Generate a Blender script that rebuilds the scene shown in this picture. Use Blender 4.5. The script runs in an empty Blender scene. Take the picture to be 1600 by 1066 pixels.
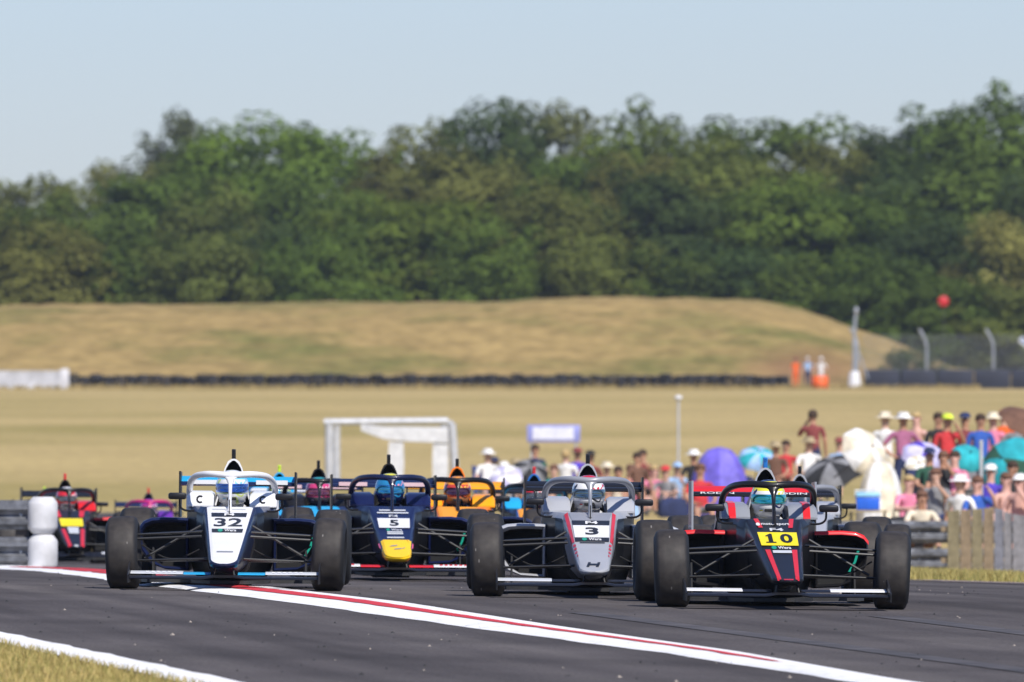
import bpy, bmesh, math, random
import numpy as np
from mathutils import Vector, Matrix, Euler, noise
R = math.radians
random.seed(7)
scene = bpy.context.scene
COL = scene.collection

# ------------------------------------------------------------------ camera, world, sun, exposure
EYE = 1.52                      # eye height above the track
FPX, HOR = 19200.0, 600.0       # focal length in photo pixels, row of the horizon
cam_d = bpy.data.cameras.new('camera'); cam = bpy.data.objects.new('camera', cam_d); COL.objects.link(cam)
cam.location = (0, 0, EYE)
cam.rotation_euler = (R(90) + math.atan((HOR - 533) / FPX), 0, 0)
cam_d.sensor_width = 36; cam_d.lens = 36 * FPX / 1600
cam_d.clip_start = 1; cam_d.clip_end = 20000
cam_d.dof.use_dof = True; cam_d.dof.focus_distance = 85.5; cam_d.dof.aperture_fstop = 8.0
scene.camera = cam

SUN_EL, SUN_AZ = R(48), R(155)
world = bpy.data.worlds.new('World'); scene.world = world; world.use_nodes = True
wn = world.node_tree.nodes; wl = world.node_tree.links
bg = wn['Background']; sky = wn.new('ShaderNodeTexSky'); sky.sky_type = 'NISHITA'
sky.sun_disc = False; sky.sun_elevation = SUN_EL; sky.sun_rotation = SUN_AZ
sky.air_density = 1.0; sky.dust_density = .3; sky.ozone_density = 6.0
bg.inputs['Strength'].default_value = 0.088
tint = wn.new('ShaderNodeVectorMath'); tint.operation = 'MULTIPLY'; tint.inputs[1].default_value = (.96, .97, 1.19)   # clear blue summer air, the same all round
wl.new(sky.outputs[0], tint.inputs[0]); wl.new(tint.outputs[0], bg.inputs['Color'])
sun_d = bpy.data.lights.new('sun', 'SUN'); sun_d.energy = 4.7; sun_d.angle = R(0.5); sun_d.color = (1, .95, .87)
sun = bpy.data.objects.new('sun', sun_d); COL.objects.link(sun)
sdir = Vector((math.sin(SUN_AZ) * math.cos(SUN_EL), math.cos(SUN_AZ) * math.cos(SUN_EL), math.sin(SUN_EL)))
sun.rotation_euler = (-sdir).to_track_quat('-Z', 'Y').to_euler(); sun.location = sdir * 50
vs = scene.view_settings
vs.view_transform = 'Standard'; vs.look = 'None'; vs.gamma = 1; vs.exposure = .22; vs.use_curve_mapping = False

# ------------------------------------------------------------------ helpers
def tag(o, label=None, cat=None, group=None, kind=None):
    if label: o['label'] = label
    if cat: o['category'] = cat
    if group: o['group'] = group
    if kind: o['kind'] = kind
    return o

def srgb(r, g, b):
    f = lambda c: (c / 255 / 12.92) if c / 255 <= .04045 else ((c / 255 + .055) / 1.055) ** 2.4
    return (f(r), f(g), f(b))

_mats = {}
def mat(name, col=(.5, .5, .5), rough=.5, metal=0.0, coat=0.0, var=.12, scale=6.0, bump=0.0, bscale=60.0):
    if name in _mats: return _mats[name]
    m = bpy.data.materials.new(name); m.use_nodes = True
    n, l = m.node_tree.nodes, m.node_tree.links
    p = n['Principled BSDF']
    p.inputs['Roughness'].default_value = rough; p.inputs['Metallic'].default_value = metal
    p.inputs['Coat Weight'].default_value = coat; p.inputs['Coat Roughness'].default_value = .08
    tc = n.new('ShaderNodeTexCoord'); ns = n.new('ShaderNodeTexNoise')
    ns.inputs['Scale'].default_value = scale; ns.inputs['Detail'].default_value = 5
    l.new(tc.outputs['Object'], ns.inputs['Vector'])
    mr = n.new('ShaderNodeMapRange'); mr.inputs['From Min'].default_value = .3; mr.inputs['From Max'].default_value = .7
    mr.inputs['To Min'].default_value = 1 - var; mr.inputs['To Max'].default_value = 1 + var
    l.new(ns.outputs[0], mr.inputs['Value'])
    mx = n.new('ShaderNodeVectorMath'); mx.operation = 'SCALE'; mx.inputs[0].default_value = col
    l.new(mr.outputs[0], mx.inputs['Scale']); l.new(mx.outputs[0], p.inputs['Base Color'])
    if bump:
        nb = n.new('ShaderNodeTexNoise'); nb.inputs['Scale'].default_value = bscale; nb.inputs['Detail'].default_value = 4
        l.new(tc.outputs['Object'], nb.inputs['Vector'])
        b = n.new('ShaderNodeBump'); b.inputs['Strength'].default_value = bump; b.inputs['Distance'].default_value = .02
        l.new(nb.outputs[0], b.inputs['Height']); l.new(b.outputs[0], p.inputs['Normal'])
    _mats[name] = m
    return m

def ramp(n, stops, interp='LINEAR'):
    r = n.new('ShaderNodeValToRGB'); r.color_ramp.interpolation = interp
    e = r.color_ramp.elements
    while len(e) > 1: e.remove(e[-1])
    e[0].position, e[0].color = stops[0][0], (*stops[0][1], 1)
    for p, c in stops[1:]:
        x = e.new(p); x.color = (*c, 1)
    return r

class MB:
    """collects vertices and faces of one mesh"""
    def __init__(s): s.v, s.f, s.m = [], [], []
    def add(s, v, f, mi=0):
        k = len(s.v); s.v += [tuple(p) for p in v]; s.f += [tuple(i + k for i in q) for q in f]; s.m += [mi] * len(f)
        return s
    def box(s, a, b, mi=0, bev=0.0):
        x0, y0, z0 = a; x1, y1, z1 = b
        if bev <= 0:
            return s.add([(x0,y0,z0),(x1,y0,z0),(x1,y1,z0),(x0,y1,z0),(x0,y0,z1),(x1,y0,z1),(x1,y1,z1),(x0,y1,z1)],
                  [(0,3,2,1),(4,5,6,7),(0,1,5,4),(1,2,6,5),(2,3,7,6),(3,0,4,7)], mi)
        bm = bmesh.new(); bmesh.ops.create_cube(bm, size=1)
        for q in bm.verts: q.co = Vector(((x0+x1)/2 + q.co.x*(x1-x0), (y0+y1)/2 + q.co.y*(y1-y0), (z0+z1)/2 + q.co.z*(z1-z0)))
        bmesh.ops.bevel(bm, geom=bm.edges[:], offset=bev, segments=2, affect='EDGES', profile=.5)
        bm.verts.index_update()
        s.add([q.co[:] for q in bm.verts], [[q.index for q in f.verts] for f in bm.faces], mi); bm.free()
        return s
    def loft(s, secs, cap0=True, cap1=True, closed=True, mi=0):
        n = len(secs[0]); v = [p for q in secs for p in q]; f = []
        for i in range(len(secs) - 1):
            for j in range(n if closed else n - 1):
                k = (j + 1) % n
                f.append((i*n+j, i*n+k, (i+1)*n+k, (i+1)*n+j))
        if cap0: f.append(tuple(range(n))[::-1])
        if cap1: f.append(tuple((len(secs)-1)*n + j for j in range(n)))
        return s.add(v, f, mi)
    def tube(s, pts, rad, seg=8, mi=0, flat=1.0, caps=True):
        pts = [Vector(p) for p in pts]
        rad = rad if isinstance(rad, (list, tuple)) else [rad] * len(pts)
        secs = []; up = None
        for i, p in enumerate(pts):
            t = (pts[min(i+1, len(pts)-1)] - pts[max(i-1, 0)]).normalized()
            if up is None:
                up = Vector((0,0,1)) if abs(t.z) < .9 else Vector((0,1,0))
            a = t.cross(up).normalized(); up = a.cross(t).normalized()
            secs.append([p + a*math.cos(2*math.pi*j/seg)*rad[i] + up*math.sin(2*math.pi*j/seg)*rad[i]*flat for j in range(seg)])
        return s.loft(secs, caps, caps, True, mi)
    def lathe(s, prof, seg=32, axis='X', mi=0, c=(0,0,0), closed=False):
        secs = []
        for k in range(seg):
            a = 2*math.pi*k/seg; row = []
            for (t, r) in prof:
                q = (t, r*math.cos(a), r*math.sin(a)) if axis == 'X' else (r*math.cos(a), r*math.sin(a), t)
                row.append((q[0]+c[0], q[1]+c[1], q[2]+c[2]))
            secs.append(row)
        n = len(prof); v = [p for q in secs for p in q]; f = []
        for i in range(seg):
            i2 = (i+1) % seg
            for j in range(n if closed else n-1):
                k = (j+1) % n
                f.append((i*n+j, i2*n+j, i2*n+k, i*n+k))
        return s.add(v, f, mi)
    def ball(s, c, r, seg=14, rings=9, mi=0):
        rx, ry, rz = r if isinstance(r, (tuple, list)) else (r, r, r)
        prof = []
        secs = []
        for i in range(rings + 1):
            a = math.pi * i / rings - math.pi/2
            rr = max(math.cos(a), 1e-3)
            secs.append([(c[0]+rx*rr*math.cos(2*math.pi*j/seg), c[1]+ry*rr*math.sin(2*math.pi*j/seg), c[2]+rz*math.sin(a)) for j in range(seg)])
        return s.loft(secs, True, True, True, mi)
    def mesh(s, name, smooth=40):
        me = bpy.data.meshes.new(name); me.from_pydata(s.v, [], s.f)
        if any(s.m): me.polygons.foreach_set('material_index', s.m)
        bm = bmesh.new(); bm.from_mesh(me); bmesh.ops.recalc_face_normals(bm, faces=bm.faces[:]); bm.to_mesh(me); bm.free()
        if smooth:
            me.polygons.foreach_set('use_smooth', [True]*len(me.polygons)); me.set_sharp_from_angle(angle=R(smooth))
        me.update()
        return me

def obj(name, me, mats, parent=None, loc=(0,0,0), rot=(0,0,0), scale=(1,1,1)):
    o = bpy.data.objects.new(name, me); COL.objects.link(o)
    mats = mats if isinstance(mats, (list, tuple)) else [mats]
    while len(me.materials) < len(mats): me.materials.append(None)
    for i, m in enumerate(mats):
        o.material_slots[i].link = 'OBJECT'; o.material_slots[i].material = m
    o.location = loc; o.rotation_euler = rot; o.scale = scale
    if parent: o.parent = parent
    return o

def empty(name, loc=(0,0,0), rz=0):
    o = bpy.data.objects.new(name, None); COL.objects.link(o); o.location = loc; o.rotation_euler = (0,0,rz)
    o.empty_display_size = .3
    return o

# ------------------------------------------------------------------ terrain heights (metres, relative to eye level)
_pd = [-200, 84, 91, 101, 113, 128, 142, 160, 178, 200, 225, 252, 300, 400, 500, 600, 685, 720, 780, 900, 1500, 9000]
_pz = [-1.52, -1.52, -1.545, -1.63, -1.75, -1.92, -2.08, -2.38, -2.56, -2.57, -2.55, -2.58, -2.35, -1.75, -1.2, -.65, -.28, -.1, .2, .5, 1.0, 1.0]
def ground(x, d):
    b = float(np.interp(d, _pd, _pz))
    k = float(np.interp(d, [0, 95, 112, 170, 195, 300], [.012, .012, .028, .028, 0, 0]))
    if x < 0: k = min(k, float(np.interp(d, [0, 95, 125, 300], [.012, .012, 0, 0])))
    t = max(0, min(1, (x-4.0)/1.8)); b += t*t*(3-2*t)*float(np.interp(d, [178, 200, 236, 262], [0, .32, .32, 0]))   # the spectators' low mound
    return EYE + b - k * max(-9, min(9, x))
def gp(px, d): 
    x = (px - 800) / FPX * d
    return Vector((x, d, ground(x, d)))
def wp(px, py, d): return Vector(((px - 800) / FPX * d, d, EYE + (HOR - py) / FPX * d))

# ------------------------------------------------------------------ setting materials
def dry_grass(name, tan, green, brown, sx=.25, sy=.02, fine=8.0):
    m = bpy.data.materials.new(name); m.use_nodes = True; n, l = m.node_tree.nodes, m.node_tree.links
    p = n['Principled BSDF']; p.inputs['Roughness'].default_value = .95; p.inputs['Specular IOR Level'].default_value = .1
    g = n.new('ShaderNodeNewGeometry')
    mp = n.new('ShaderNodeMapping'); mp.inputs['Scale'].default_value = (sx, sy, sx)
    l.new(g.outputs['Position'], mp.inputs['Vector'])
    a = n.new('ShaderNodeTexNoise'); a.inputs['Scale'].default_value = 1; a.inputs['Detail'].default_value = 6; a.inputs['Roughness'].default_value = .6
    l.new(mp.outputs[0], a.inputs['Vector'])
    r = ramp(n, [(.3, green), (.42, [(x+y)/2 for x, y in zip(green, tan)]), (.52, tan), (.66, [c*1.1 for c in tan]), (.76, brown)])
    l.new(a.outputs[0], r.inputs[0])
    b = n.new('ShaderNodeTexNoise'); b.inputs['Scale'].default_value = fine; b.inputs['Detail'].default_value = 6
    l.new(g.outputs['Position'], b.inputs['Vector'])
    mr = n.new('ShaderNodeMapRange'); mr.inputs['From Min'].default_value = .3; mr.inputs['From Max'].default_value = .7
    mr.inputs['To Min'].default_value = .75; mr.inputs['To Max'].default_value = 1.25
    l.new(b.outputs[0], mr.inputs['Value'])
    s = n.new('ShaderNodeVectorMath'); s.operation = 'SCALE'; l.new(r.outputs[0], s.inputs[0]); l.new(mr.outputs[0], s.inputs['Scale'])
    l.new(s.outputs[0], p.inputs['Base Color'])
    bp = n.new('ShaderNodeBump'); bp.inputs['Strength'].default_value = .6; bp.inputs['Distance'].default_value = .05
    l.new(b.outputs[0], bp.inputs['Height']); l.new(bp.outputs[0], p.inputs['Normal'])
    return m
M_FIELD = dry_grass('dry_field', (.405, .308, .134), (.285, .232, .08), (.37, .275, .12), sx=.025, sy=.02, fine=3)
M_BANK = dry_grass('dry_bank', (.295, .21, .084), (.15, .142, .044), (.265, .17, .074), sx=.11, sy=.2, fine=.9)

def asphalt():
    m = bpy.data.materials.new('asphalt'); m.use_nodes = True; n, l = m.node_tree.nodes, m.node_tree.links
    p = n['Principled BSDF']; p.inputs['Roughness'].default_value = .92; p.inputs['Specular IOR Level'].default_value = .1
    g = n.new('ShaderNodeNewGeometry')
    rt = n.new('ShaderNodeMapping'); rt.inputs['Rotation'].default_value = (0, 0, R(-8)); l.new(g.outputs['Position'], rt.inputs['Vector'])
    mp = n.new('ShaderNodeMapping'); mp.inputs['Scale'].default_value = (1.6, .05, 1); l.new(rt.outputs[0], mp.inputs['Vector'])
    st = n.new('ShaderNodeTexNoise'); st.inputs['Scale'].default_value = 1; st.inputs['Detail'].default_value = 5; l.new(mp.outputs[0], st.inputs['Vector'])
    big = n.new('ShaderNodeTexNoise'); big.inputs['Scale'].default_value = .35; big.inputs['Detail'].default_value = 5; l.new(g.outputs['Position'], big.inputs['Vector'])
    fi = n.new('ShaderNodeTexNoise'); fi.inputs['Scale'].default_value = 55; fi.inputs['Detail'].default_value = 3; l.new(g.outputs['Position'], fi.inputs['Vector'])
    r = ramp(n, [(.28, (.048, .043, .043)), (.52, (.084, .075, .075)), (.75, (.118, .106, .102))]); l.new(st.outputs[0], r.inputs[0])
    def mrange(o, a, b):
        q = n.new('ShaderNodeMapRange'); q.inputs['From Min'].default_value = .3; q.inputs['From Max'].default_value = .7
        q.inputs['To Min'].default_value = a; q.inputs['To Max'].default_value = b; l.new(o, q.inputs['Value']); return q.outputs[0]
    s1 = n.new('ShaderNodeVectorMath'); s1.operation = 'SCALE'; l.new(r.outputs[0], s1.inputs[0]); l.new(mrange(big.outputs[0], .75, 1.22), s1.inputs['Scale'])
    s2 = n.new('ShaderNodeVectorMath'); s2.operation = 'SCALE'; l.new(s1.outputs[0], s2.inputs[0]); l.new(mrange(fi.outputs[0], .6, 1.4), s2.inputs['Scale'])
    l.new(s2.outputs[0], p.inputs['Base Color'])
    b = n.new('ShaderNodeBump'); b.inputs['Strength'].default_value = .8; b.inputs['Distance'].default_value = .006
    l.new(fi.outputs[0], b.inputs['Height']); l.new(b.outputs[0], p.inputs['Normal'])
    return m
M_ASPH = asphalt()

def paint(name, col, wear=.5):
    m = bpy.data.materials.new(name); m.use_nodes = True; n, l = m.node_tree.nodes, m.node_tree.links
    p = n['Principled BSDF']; p.inputs['Roughness'].default_value = .7
    g = n.new('ShaderNodeNewGeometry')
    a = n.new('ShaderNodeTexNoise'); a.inputs['Scale'].default_value = 9; a.inputs['Detail'].default_value = 8; a.inputs['Roughness'].default_value = .7
    mp = n.new('ShaderNodeMapping'); mp.inputs['Scale'].default_value = (1, .3, 1); l.new(g.outputs['Position'], mp.inputs['Vector']); l.new(mp.outputs[0], a.inputs['Vector'])
    r = ramp(n, [(.28, (.16, .15, .15)), (.28 + .18*wear, [c*.88 for c in col]), (.5, col)]); l.new(a.outputs[0], r.inputs[0])
    l.new(r.outputs[0], p.inputs['Base Color'])
    return m
M_WHITE_PAINT = paint('white_road_paint', (.82, .81, .80), .4)
M_RED_PAINT = paint('red_road_paint', (.60, .03, .038), .5)

# ------------------------------------------------------------------ the setting: ground, track, kerb, lines
def grid(name, xs_of_d, ds, dz, material, kind='structure'):
    v, f = [], []
    rows = []
    for d in ds:
        xs = xs_of_d(d); rows.append(len(xs))
        v += [(x, d, ground(x, d) + dz) for x in xs]
    n = rows[0]
    for i in range(len(ds)-1):
        for j in range(n-1):
            f.append((i*n+j, i*n+j+1, (i+1)*n+j+1, (i+1)*n+j))
    me = bpy.data.meshes.new(name); me.from_pydata(v, [], f); me.polygons.foreach_set('use_smooth', [True]*len(f))
    o = obj(name, me, material); 
    if kind: o['kind'] = kind
    return o
ds_all = [-150, -60, 0, 30] + list(range(44, 262, 2)) + list(range(270, 800, 10)) + [850, 900, 1000, 1200, 1500, 2500, 5000, 9000]
xs_all = [-4000, -1500, -600, -300, -150, -80, -50, -30, -20] + list(range(-14, 15, 1)) + [20, 30, 50, 80, 150, 300, 600, 1500, 4000]
grid('ground', lambda d: xs_all, ds_all, -.012, M_FIELD)

_XL = ([-60, 0, 62.7, 74.8, 100, 116, 124, 127, 142, 178, 245], [16.5, 7.4, -1.86, -3.64, -7.3, -9.4, -9.4, -5.1, -6.8, -8.2, -12])
_XR = ([-60, 0, 100, 121, 125, 140, 160, 178, 245], [30, 30, 14, 12, 4.15, 3.2, .5, -2, -7])
XL = lambda d: float(np.interp(d, *_XL)); XR = lambda d: float(np.interp(d, *_XR))
dt = sorted(set([-60, -20, 0, 20, 40] + list(np.arange(44, 246, 1.0))))
def rowx(d):
    a, b = XL(d), XR(d); return [a + (b-a)*i/16 for i in range(17)]
grid('track', rowx, dt, .006, M_ASPH)

def strip(name, cl, ds, dz, material, parent=None, kind=None):
    """a painted band: cl(d) gives its left and right edges"""
    v, f = [], []
    for d in ds:
        a, b = cl(d)
        for x in (a, (a+b)/2, b): v.append((x, d, ground(x, d) + dz))
    for i in range(len(ds)-1):
        for j in range(2): f.append((i*3+j, i*3+j+1, (i+1)*3+j+1, (i+1)*3+j))
    me = bpy.data.meshes.new(name); me.from_pydata(v, [], f)
    o = obj(name, me, material, parent)
    if kind: o['kind'] = kind
    return o
rw = lambda d, s=1.0, a=.012: a*math.sin(d*2.1*s) + a*.7*math.sin(d*5.3*s+1) + a*.4*math.sin(d*13.7*s)
strip('edge_line', lambda d: (XL(d)+.02+rw(d), XL(d)+.34+rw(d, 1.3)), list(np.arange(20, 112, .5)), .012, M_WHITE_PAINT, kind='structure')
# kerb: a low raised strip between the two lanes
_KX = ([20, 63.6, 65, 69.6, 76.2, 84.4, 92.9, 117, 123, 140], [8.0, 1.84, 1.66, 1.08, .04, -1.15, -2.42, -4.3, -4.86, -6.2])
KX = lambda d: float(np.interp(d, *_KX))
kerb_w = lambda d: float(np.interp(d, [20, 63.6, 69.6, 76, 84, 93, 110, 140], [.15, .15, .24, .32, .42, .44, .40, .36]))
v, f = [], []
dk = list(np.arange(20, 136, .5))
for d in dk:
    c, w = KX(d), kerb_w(d)
    for t, z in ((-1, .009), (-.8, .022), (0, .03), (.8, .022), (1, .009)):
        x = c + t*w + (rw(d, 1 + .3*t) if abs(t) == 1 else 0); v.append((x, d, ground(x, d) + z))
for i in range(len(dk)-1):
    for j in range(4): f.append((i*5+j, i*5+j+1, (i+1)*5+j+1, (i+1)*5+j))
me = bpy.data.meshes.new('kerb'); me.from_pydata(v, [], f); me.polygons.foreach_set('use_smooth', [True]*len(f))
kerb = obj('kerb', me, M_WHITE_PAINT); tag(kerb, kind='structure')
def kz(d, x):
    t = abs((x - KX(d)) / kerb_w(d)); return ground(x, d) + float(np.interp(t, [0, .8, 1], [.03, .022, .009])) + .004
def kerb_band(d0, d1, a, b):
    """red paint on the kerb; a(d), b(d) are offsets from its centre line"""
    v, f = [], []; ds = list(np.arange(d0, d1+.01, .4))
    for d in ds:
        for t in range(5):
            lo, hi = a(d), b(d); x = KX(d) + lo + (hi-lo)*t/4; v.append((x, d, kz(d, x)))
    for i in range(len(ds)-1):
        for j in range(4): f.append((i*5+j, i*5+j+1, (i+1)*5+j+1, (i+1)*5+j))
    me = bpy.data.meshes.new('red_band'); me.from_pydata(v, [], f); obj('red_band', me, M_RED_PAINT, kerb)
kerb_band(66.5, 95, lambda d: .0 - float(np.interp(d, [66.5, 67.5, 76, 84, 95], [.0, .03, .05, .10, .16])) + rw(d, 2, .006),
                    lambda d: .0 + float(np.interp(d, [66.5, 67.5, 76, 84, 95], [.0, .03, .05, .10, .15])) + rw(d, 3, .006))
for k in range(5): kerb_band(96.2 + k*5.6, 101.3 + k*5.6, lambda d: -.18 + rw(d, 2, .01), lambda d: kerb_w(d) - .02)
# faded kerb along the far verge
strip('verge_kerb', lambda d: (4.0 + .08*(125-d), XR(d)-.05 if d < 124.6 else 4.2), [121.6, 122.4, 123.2, 124, 124.6], .014, paint('faded_kerb_paint', (.26, .2, .2), 1.4), kind='structure')

# marbles of rubber and grit on the asphalt
gb = MB()
for i in range(300):
    d = random.uniform(60, 108); x = random.uniform(max(XL(d)+.4, -800/FPX*d), min(6, 800/FPX*d)); s = random.uniform(.004, .013)
    z = ground(x, d) + .006
    q = [(x + s*random.uniform(.6, 1.5)*math.cos(a), d + s*random.uniform(1, 3)*math.sin(a), z) for a in (0, 1.57, 3.14, 4.71)]
    gb.add(q + [(x, d, z + s*random.uniform(.7, 1.3))], [(0,1,4),(1,2,4),(2,3,4),(3,0,4)], random.choice((0, 0, 0, 0, 1)))
tag(obj('grit', gb.mesh('grit', 0), [mat('rubber_crumb', (.03, .03, .03), .9), mat('pale_grit', (.35, .3, .25), .9)]),
    'scattered rubber crumbs and pale grit on the asphalt', 'grit', kind='stuff')
# skid marks
for i, (x0, d0, x1, d1, w) in enumerate([(3.4, 62, .4, 82, .22), (5.2, 62, 2.4, 82, .24)]):
    def cl(d, a=(x0, d0, x1, d1, w)):
        x = a[0] + (a[2]-a[0])*(d-a[1])/(a[3]-a[1]) ; return (x - a[4]/2, x + a[4]/2)
    strip('skid_mark', cl, list(np.arange(d0, d1, .5)), .010, mat('skid_rubber', (.066, .059, .059), .85, var=.4, scale=2), kind='structure')

# grass tufts: near corner and the far verge
def blade_mat(name, c0, c1):
    m = bpy.data.materials.new(name); m.use_nodes = True; n, l = m.node_tree.nodes, m.node_tree.links
    p = n['Principled BSDF']; p.inputs['Roughness'].default_value = .8; p.inputs['Specular IOR Level'].default_value = .2
    g = n.new('ShaderNodeNewGeometry'); r = ramp(n, [(0, c0), (1, c1)])
    ns = n.new('ShaderNodeTexNoise'); ns.inputs['Scale'].default_value = 1.2; l.new(g.outputs['Position'], ns.inputs['Vector'])
    ad = n.new('ShaderNodeMath'); ad.operation = 'ADD'; l.new(g.outputs['Random Per Island'], ad.inputs[0]); l.new(ns.outputs[0], ad.inputs[1])
    sb = n.new('ShaderNodeMath'); sb.operation = 'SUBTRACT'; sb.inputs[1].default_value = .5; l.new(ad.outputs[0], sb.inputs[0])
    l.new(sb.outputs[0], r.inputs[0]); l.new(r.outputs[0], p.inputs['Base Color'])
    return m
def blades(name, n, place, h, w, material, label):
    rng = np.random.default_rng(5); V = []; F = []
    for i in range(n):
        x, d = place(rng); z = ground(x, d) - .012; a = rng.uniform(0, 6.28); hh = h*rng.uniform(.4, 1.2); lean = rng.uniform(0, .7)*hh
        b = rng.uniform(0, 6.28); ww = w*rng.uniform(.6, 1.3); k = len(V)
        ca, sa = math.cos(a)*ww, math.sin(a)*ww
        V += [(x-ca, d-sa, z), (x+ca, d+sa, z), (x+ca*.6+math.cos(b)*lean*.4, d+sa*.6+math.sin(b)*lean*.4, z+hh*.6),
              (x-ca*.6+math.cos(b)*lean*.4, d-sa*.6+math.sin(b)*lean*.4, z+hh*.6), (x+math.cos(b)*lean, d+math.sin(b)*lean, z+hh)]
        F += [(k, k+1, k+2, k+3), (k+3, k+2, k+4)]
    me = bpy.data.meshes.new(name); me.from_pydata(V, [], F); tag(obj(name, me, material), label, 'grass', kind='stuff')
def near_place(rng):
    d = rng.uniform(58, 80); x = XL(d) + .05 - rng.exponential(.9); return x, d
blades('grass', 26000, near_place, .055, .004, blade_mat('near_grass', (.23, .22, .065), (.46, .35, .14)), 'dry yellow green grass beside the white edge line')
def verge_place(rng):
    d = rng.uniform(125.3, 165); x = rng.uniform(3.6, 9) if d > 128 else rng.uniform(4.3, 9); return x, d
blades('grass', 30000, verge_place, .11, .009, blade_mat('verge_grass', (.19, .185, .06), (.42, .34, .13)), 'rough green and straw grass verge before the board fence')
def ridge_place(rng):
    return rng.uniform(-30, 26), 683 + rng.uniform(-3, 1.5)
blades('grass', 5000, ridge_place, .3, .04, blade_mat('far_grass', (.27, .22, .09), (.36, .27, .12)), 'pale dry tufts along the foot of the far tyre wall')

# ------------------------------------------------------------------ grass bank behind the far tyre wall
_bx = [-300, -40, 0, 400, 800, 1050, 1150, 1190, 1250, 1300, 1350, 1400, 1440, 1480, 1600, 1800]
_by = [480, 480, 478, 474, 470, 464, 464, 468, 483, 500, 517, 533, 552, 575, 590, 596]
v, f = [], []; BD = 742
pxs = list(np.arange(-500, 1700, 8)); prof = [(-26, 0), (-22, .1), (-16, .38), (-9, .74), (-4, .93), (0, 1), (8, 1.0), (20, .8), (40, .3), (50, 0)]
rng = np.random.default_rng(3)
for px in pxs:
    x = (px-800)/FPX*BD; top = (HOR - float(np.interp(px, _bx, _by)))/FPX*BD + EYE
    base = ground(x, BD)-.3
    for dd, t in prof:
        u = .22*noise.noise((x*.12, dd*.12, 0)) + .12*noise.noise((x*.5, dd*.4, 3)) + .06*noise.noise((x*1.7, dd, 7))
        v.append((x, BD + dd, base + (top-base)*t + u*t))
n = len(prof)
for i in range(len(pxs)-1):
    for j in range(n-1): f.append((i*n+j, (i+1)*n+j, (i+1)*n+j+1, i*n+j+1))
_n, _l = M_BANK.node_tree.nodes, M_BANK.node_tree.links
_g = _n.new('ShaderNodeNewGeometry'); _s = _n.new('ShaderNodeVectorMath'); _s.operation = 'SUBTRACT'; _s.inputs[1].default_value = (17.2, BD-16, 2.2); _l.new(_g.outputs['Position'], _s.inputs[0])
_k = _n.new('ShaderNodeVectorMath'); _k.operation = 'MULTIPLY'; _k.inputs[1].default_value = (.22, .08, .5); _l.new(_s.outputs[0], _k.inputs[0])
_e = _n.new('ShaderNodeVectorMath'); _e.operation = 'LENGTH'; _l.new(_k.outputs[0], _e.inputs[0])
_r = _n.new('ShaderNodeMapRange'); _r.inputs['From Min'].default_value = 1.0; _r.inputs['From Max'].default_value = .3; _r.inputs['To Max'].default_value = .75; _l.new(_e.outputs['Value'], _r.inputs['Value'])
_p = _n['Principled BSDF']; _src = _p.inputs['Base Color'].links[0].from_socket
_m = _n.new('ShaderNodeMix'); _m.data_type = 'RGBA'; _l.new(_r.outputs[0], _m.inputs[0]); _l.new(_src, _m.inputs[6]); _m.inputs[7].default_value = (.23, .12, .065, 1); _l.new(_m.outputs[2], _p.inputs['Base Color'])
me = bpy.data.meshes.new('grass_bank'); me.from_pydata(v, [], f); me.polygons.foreach_set('use_smooth', [True]*len(f))
tag(obj('grass_bank', me, M_BANK), kind='structure')

# ------------------------------------------------------------------ trees
def leaf_material():
    m = bpy.data.materials.new('foliage'); m.use_nodes = True; n, l = m.node_tree.nodes, m.node_tree.links
    out = n['Material Output']; p = n['Principled BSDF']; p.inputs['Roughness'].default_value = .7; p.inputs['Specular IOR Level'].default_value = .2
    oi = n.new('ShaderNodeObjectInfo'); at = n.new('ShaderNodeAttribute'); at.attribute_name = 'tint'
    mr = n.new('ShaderNodeMapRange'); mr.inputs['To Min'].default_value = .7; mr.inputs['To Max'].default_value = 1.3
    l.new(at.outputs['Fac'], mr.inputs['Value'])
    s = n.new('ShaderNodeVectorMath'); s.operation = 'SCALE'; l.new(oi.outputs['Color'], s.inputs[0]); l.new(mr.outputs[0], s.inputs['Scale'])
    l.new(s.outputs[0], p.inputs['Base Color'])
    tr = n.new('ShaderNodeBsdfTranslucent'); l.new(s.outputs[0], tr.inputs['Color'])
    mx = n.new('ShaderNodeMixShader'); mx.inputs[0].default_value = .35
    l.new(p.outputs[0], mx.inputs[1]); l.new(tr.outputs[0], mx.inputs[2]); l.new(mx.outputs[0], out.inputs['Surface'])
    return m
M_LEAF = leaf_material(); M_BARK = mat('bark', (.09, .07, .05), .9, bump=.5, bscale=8)

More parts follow.
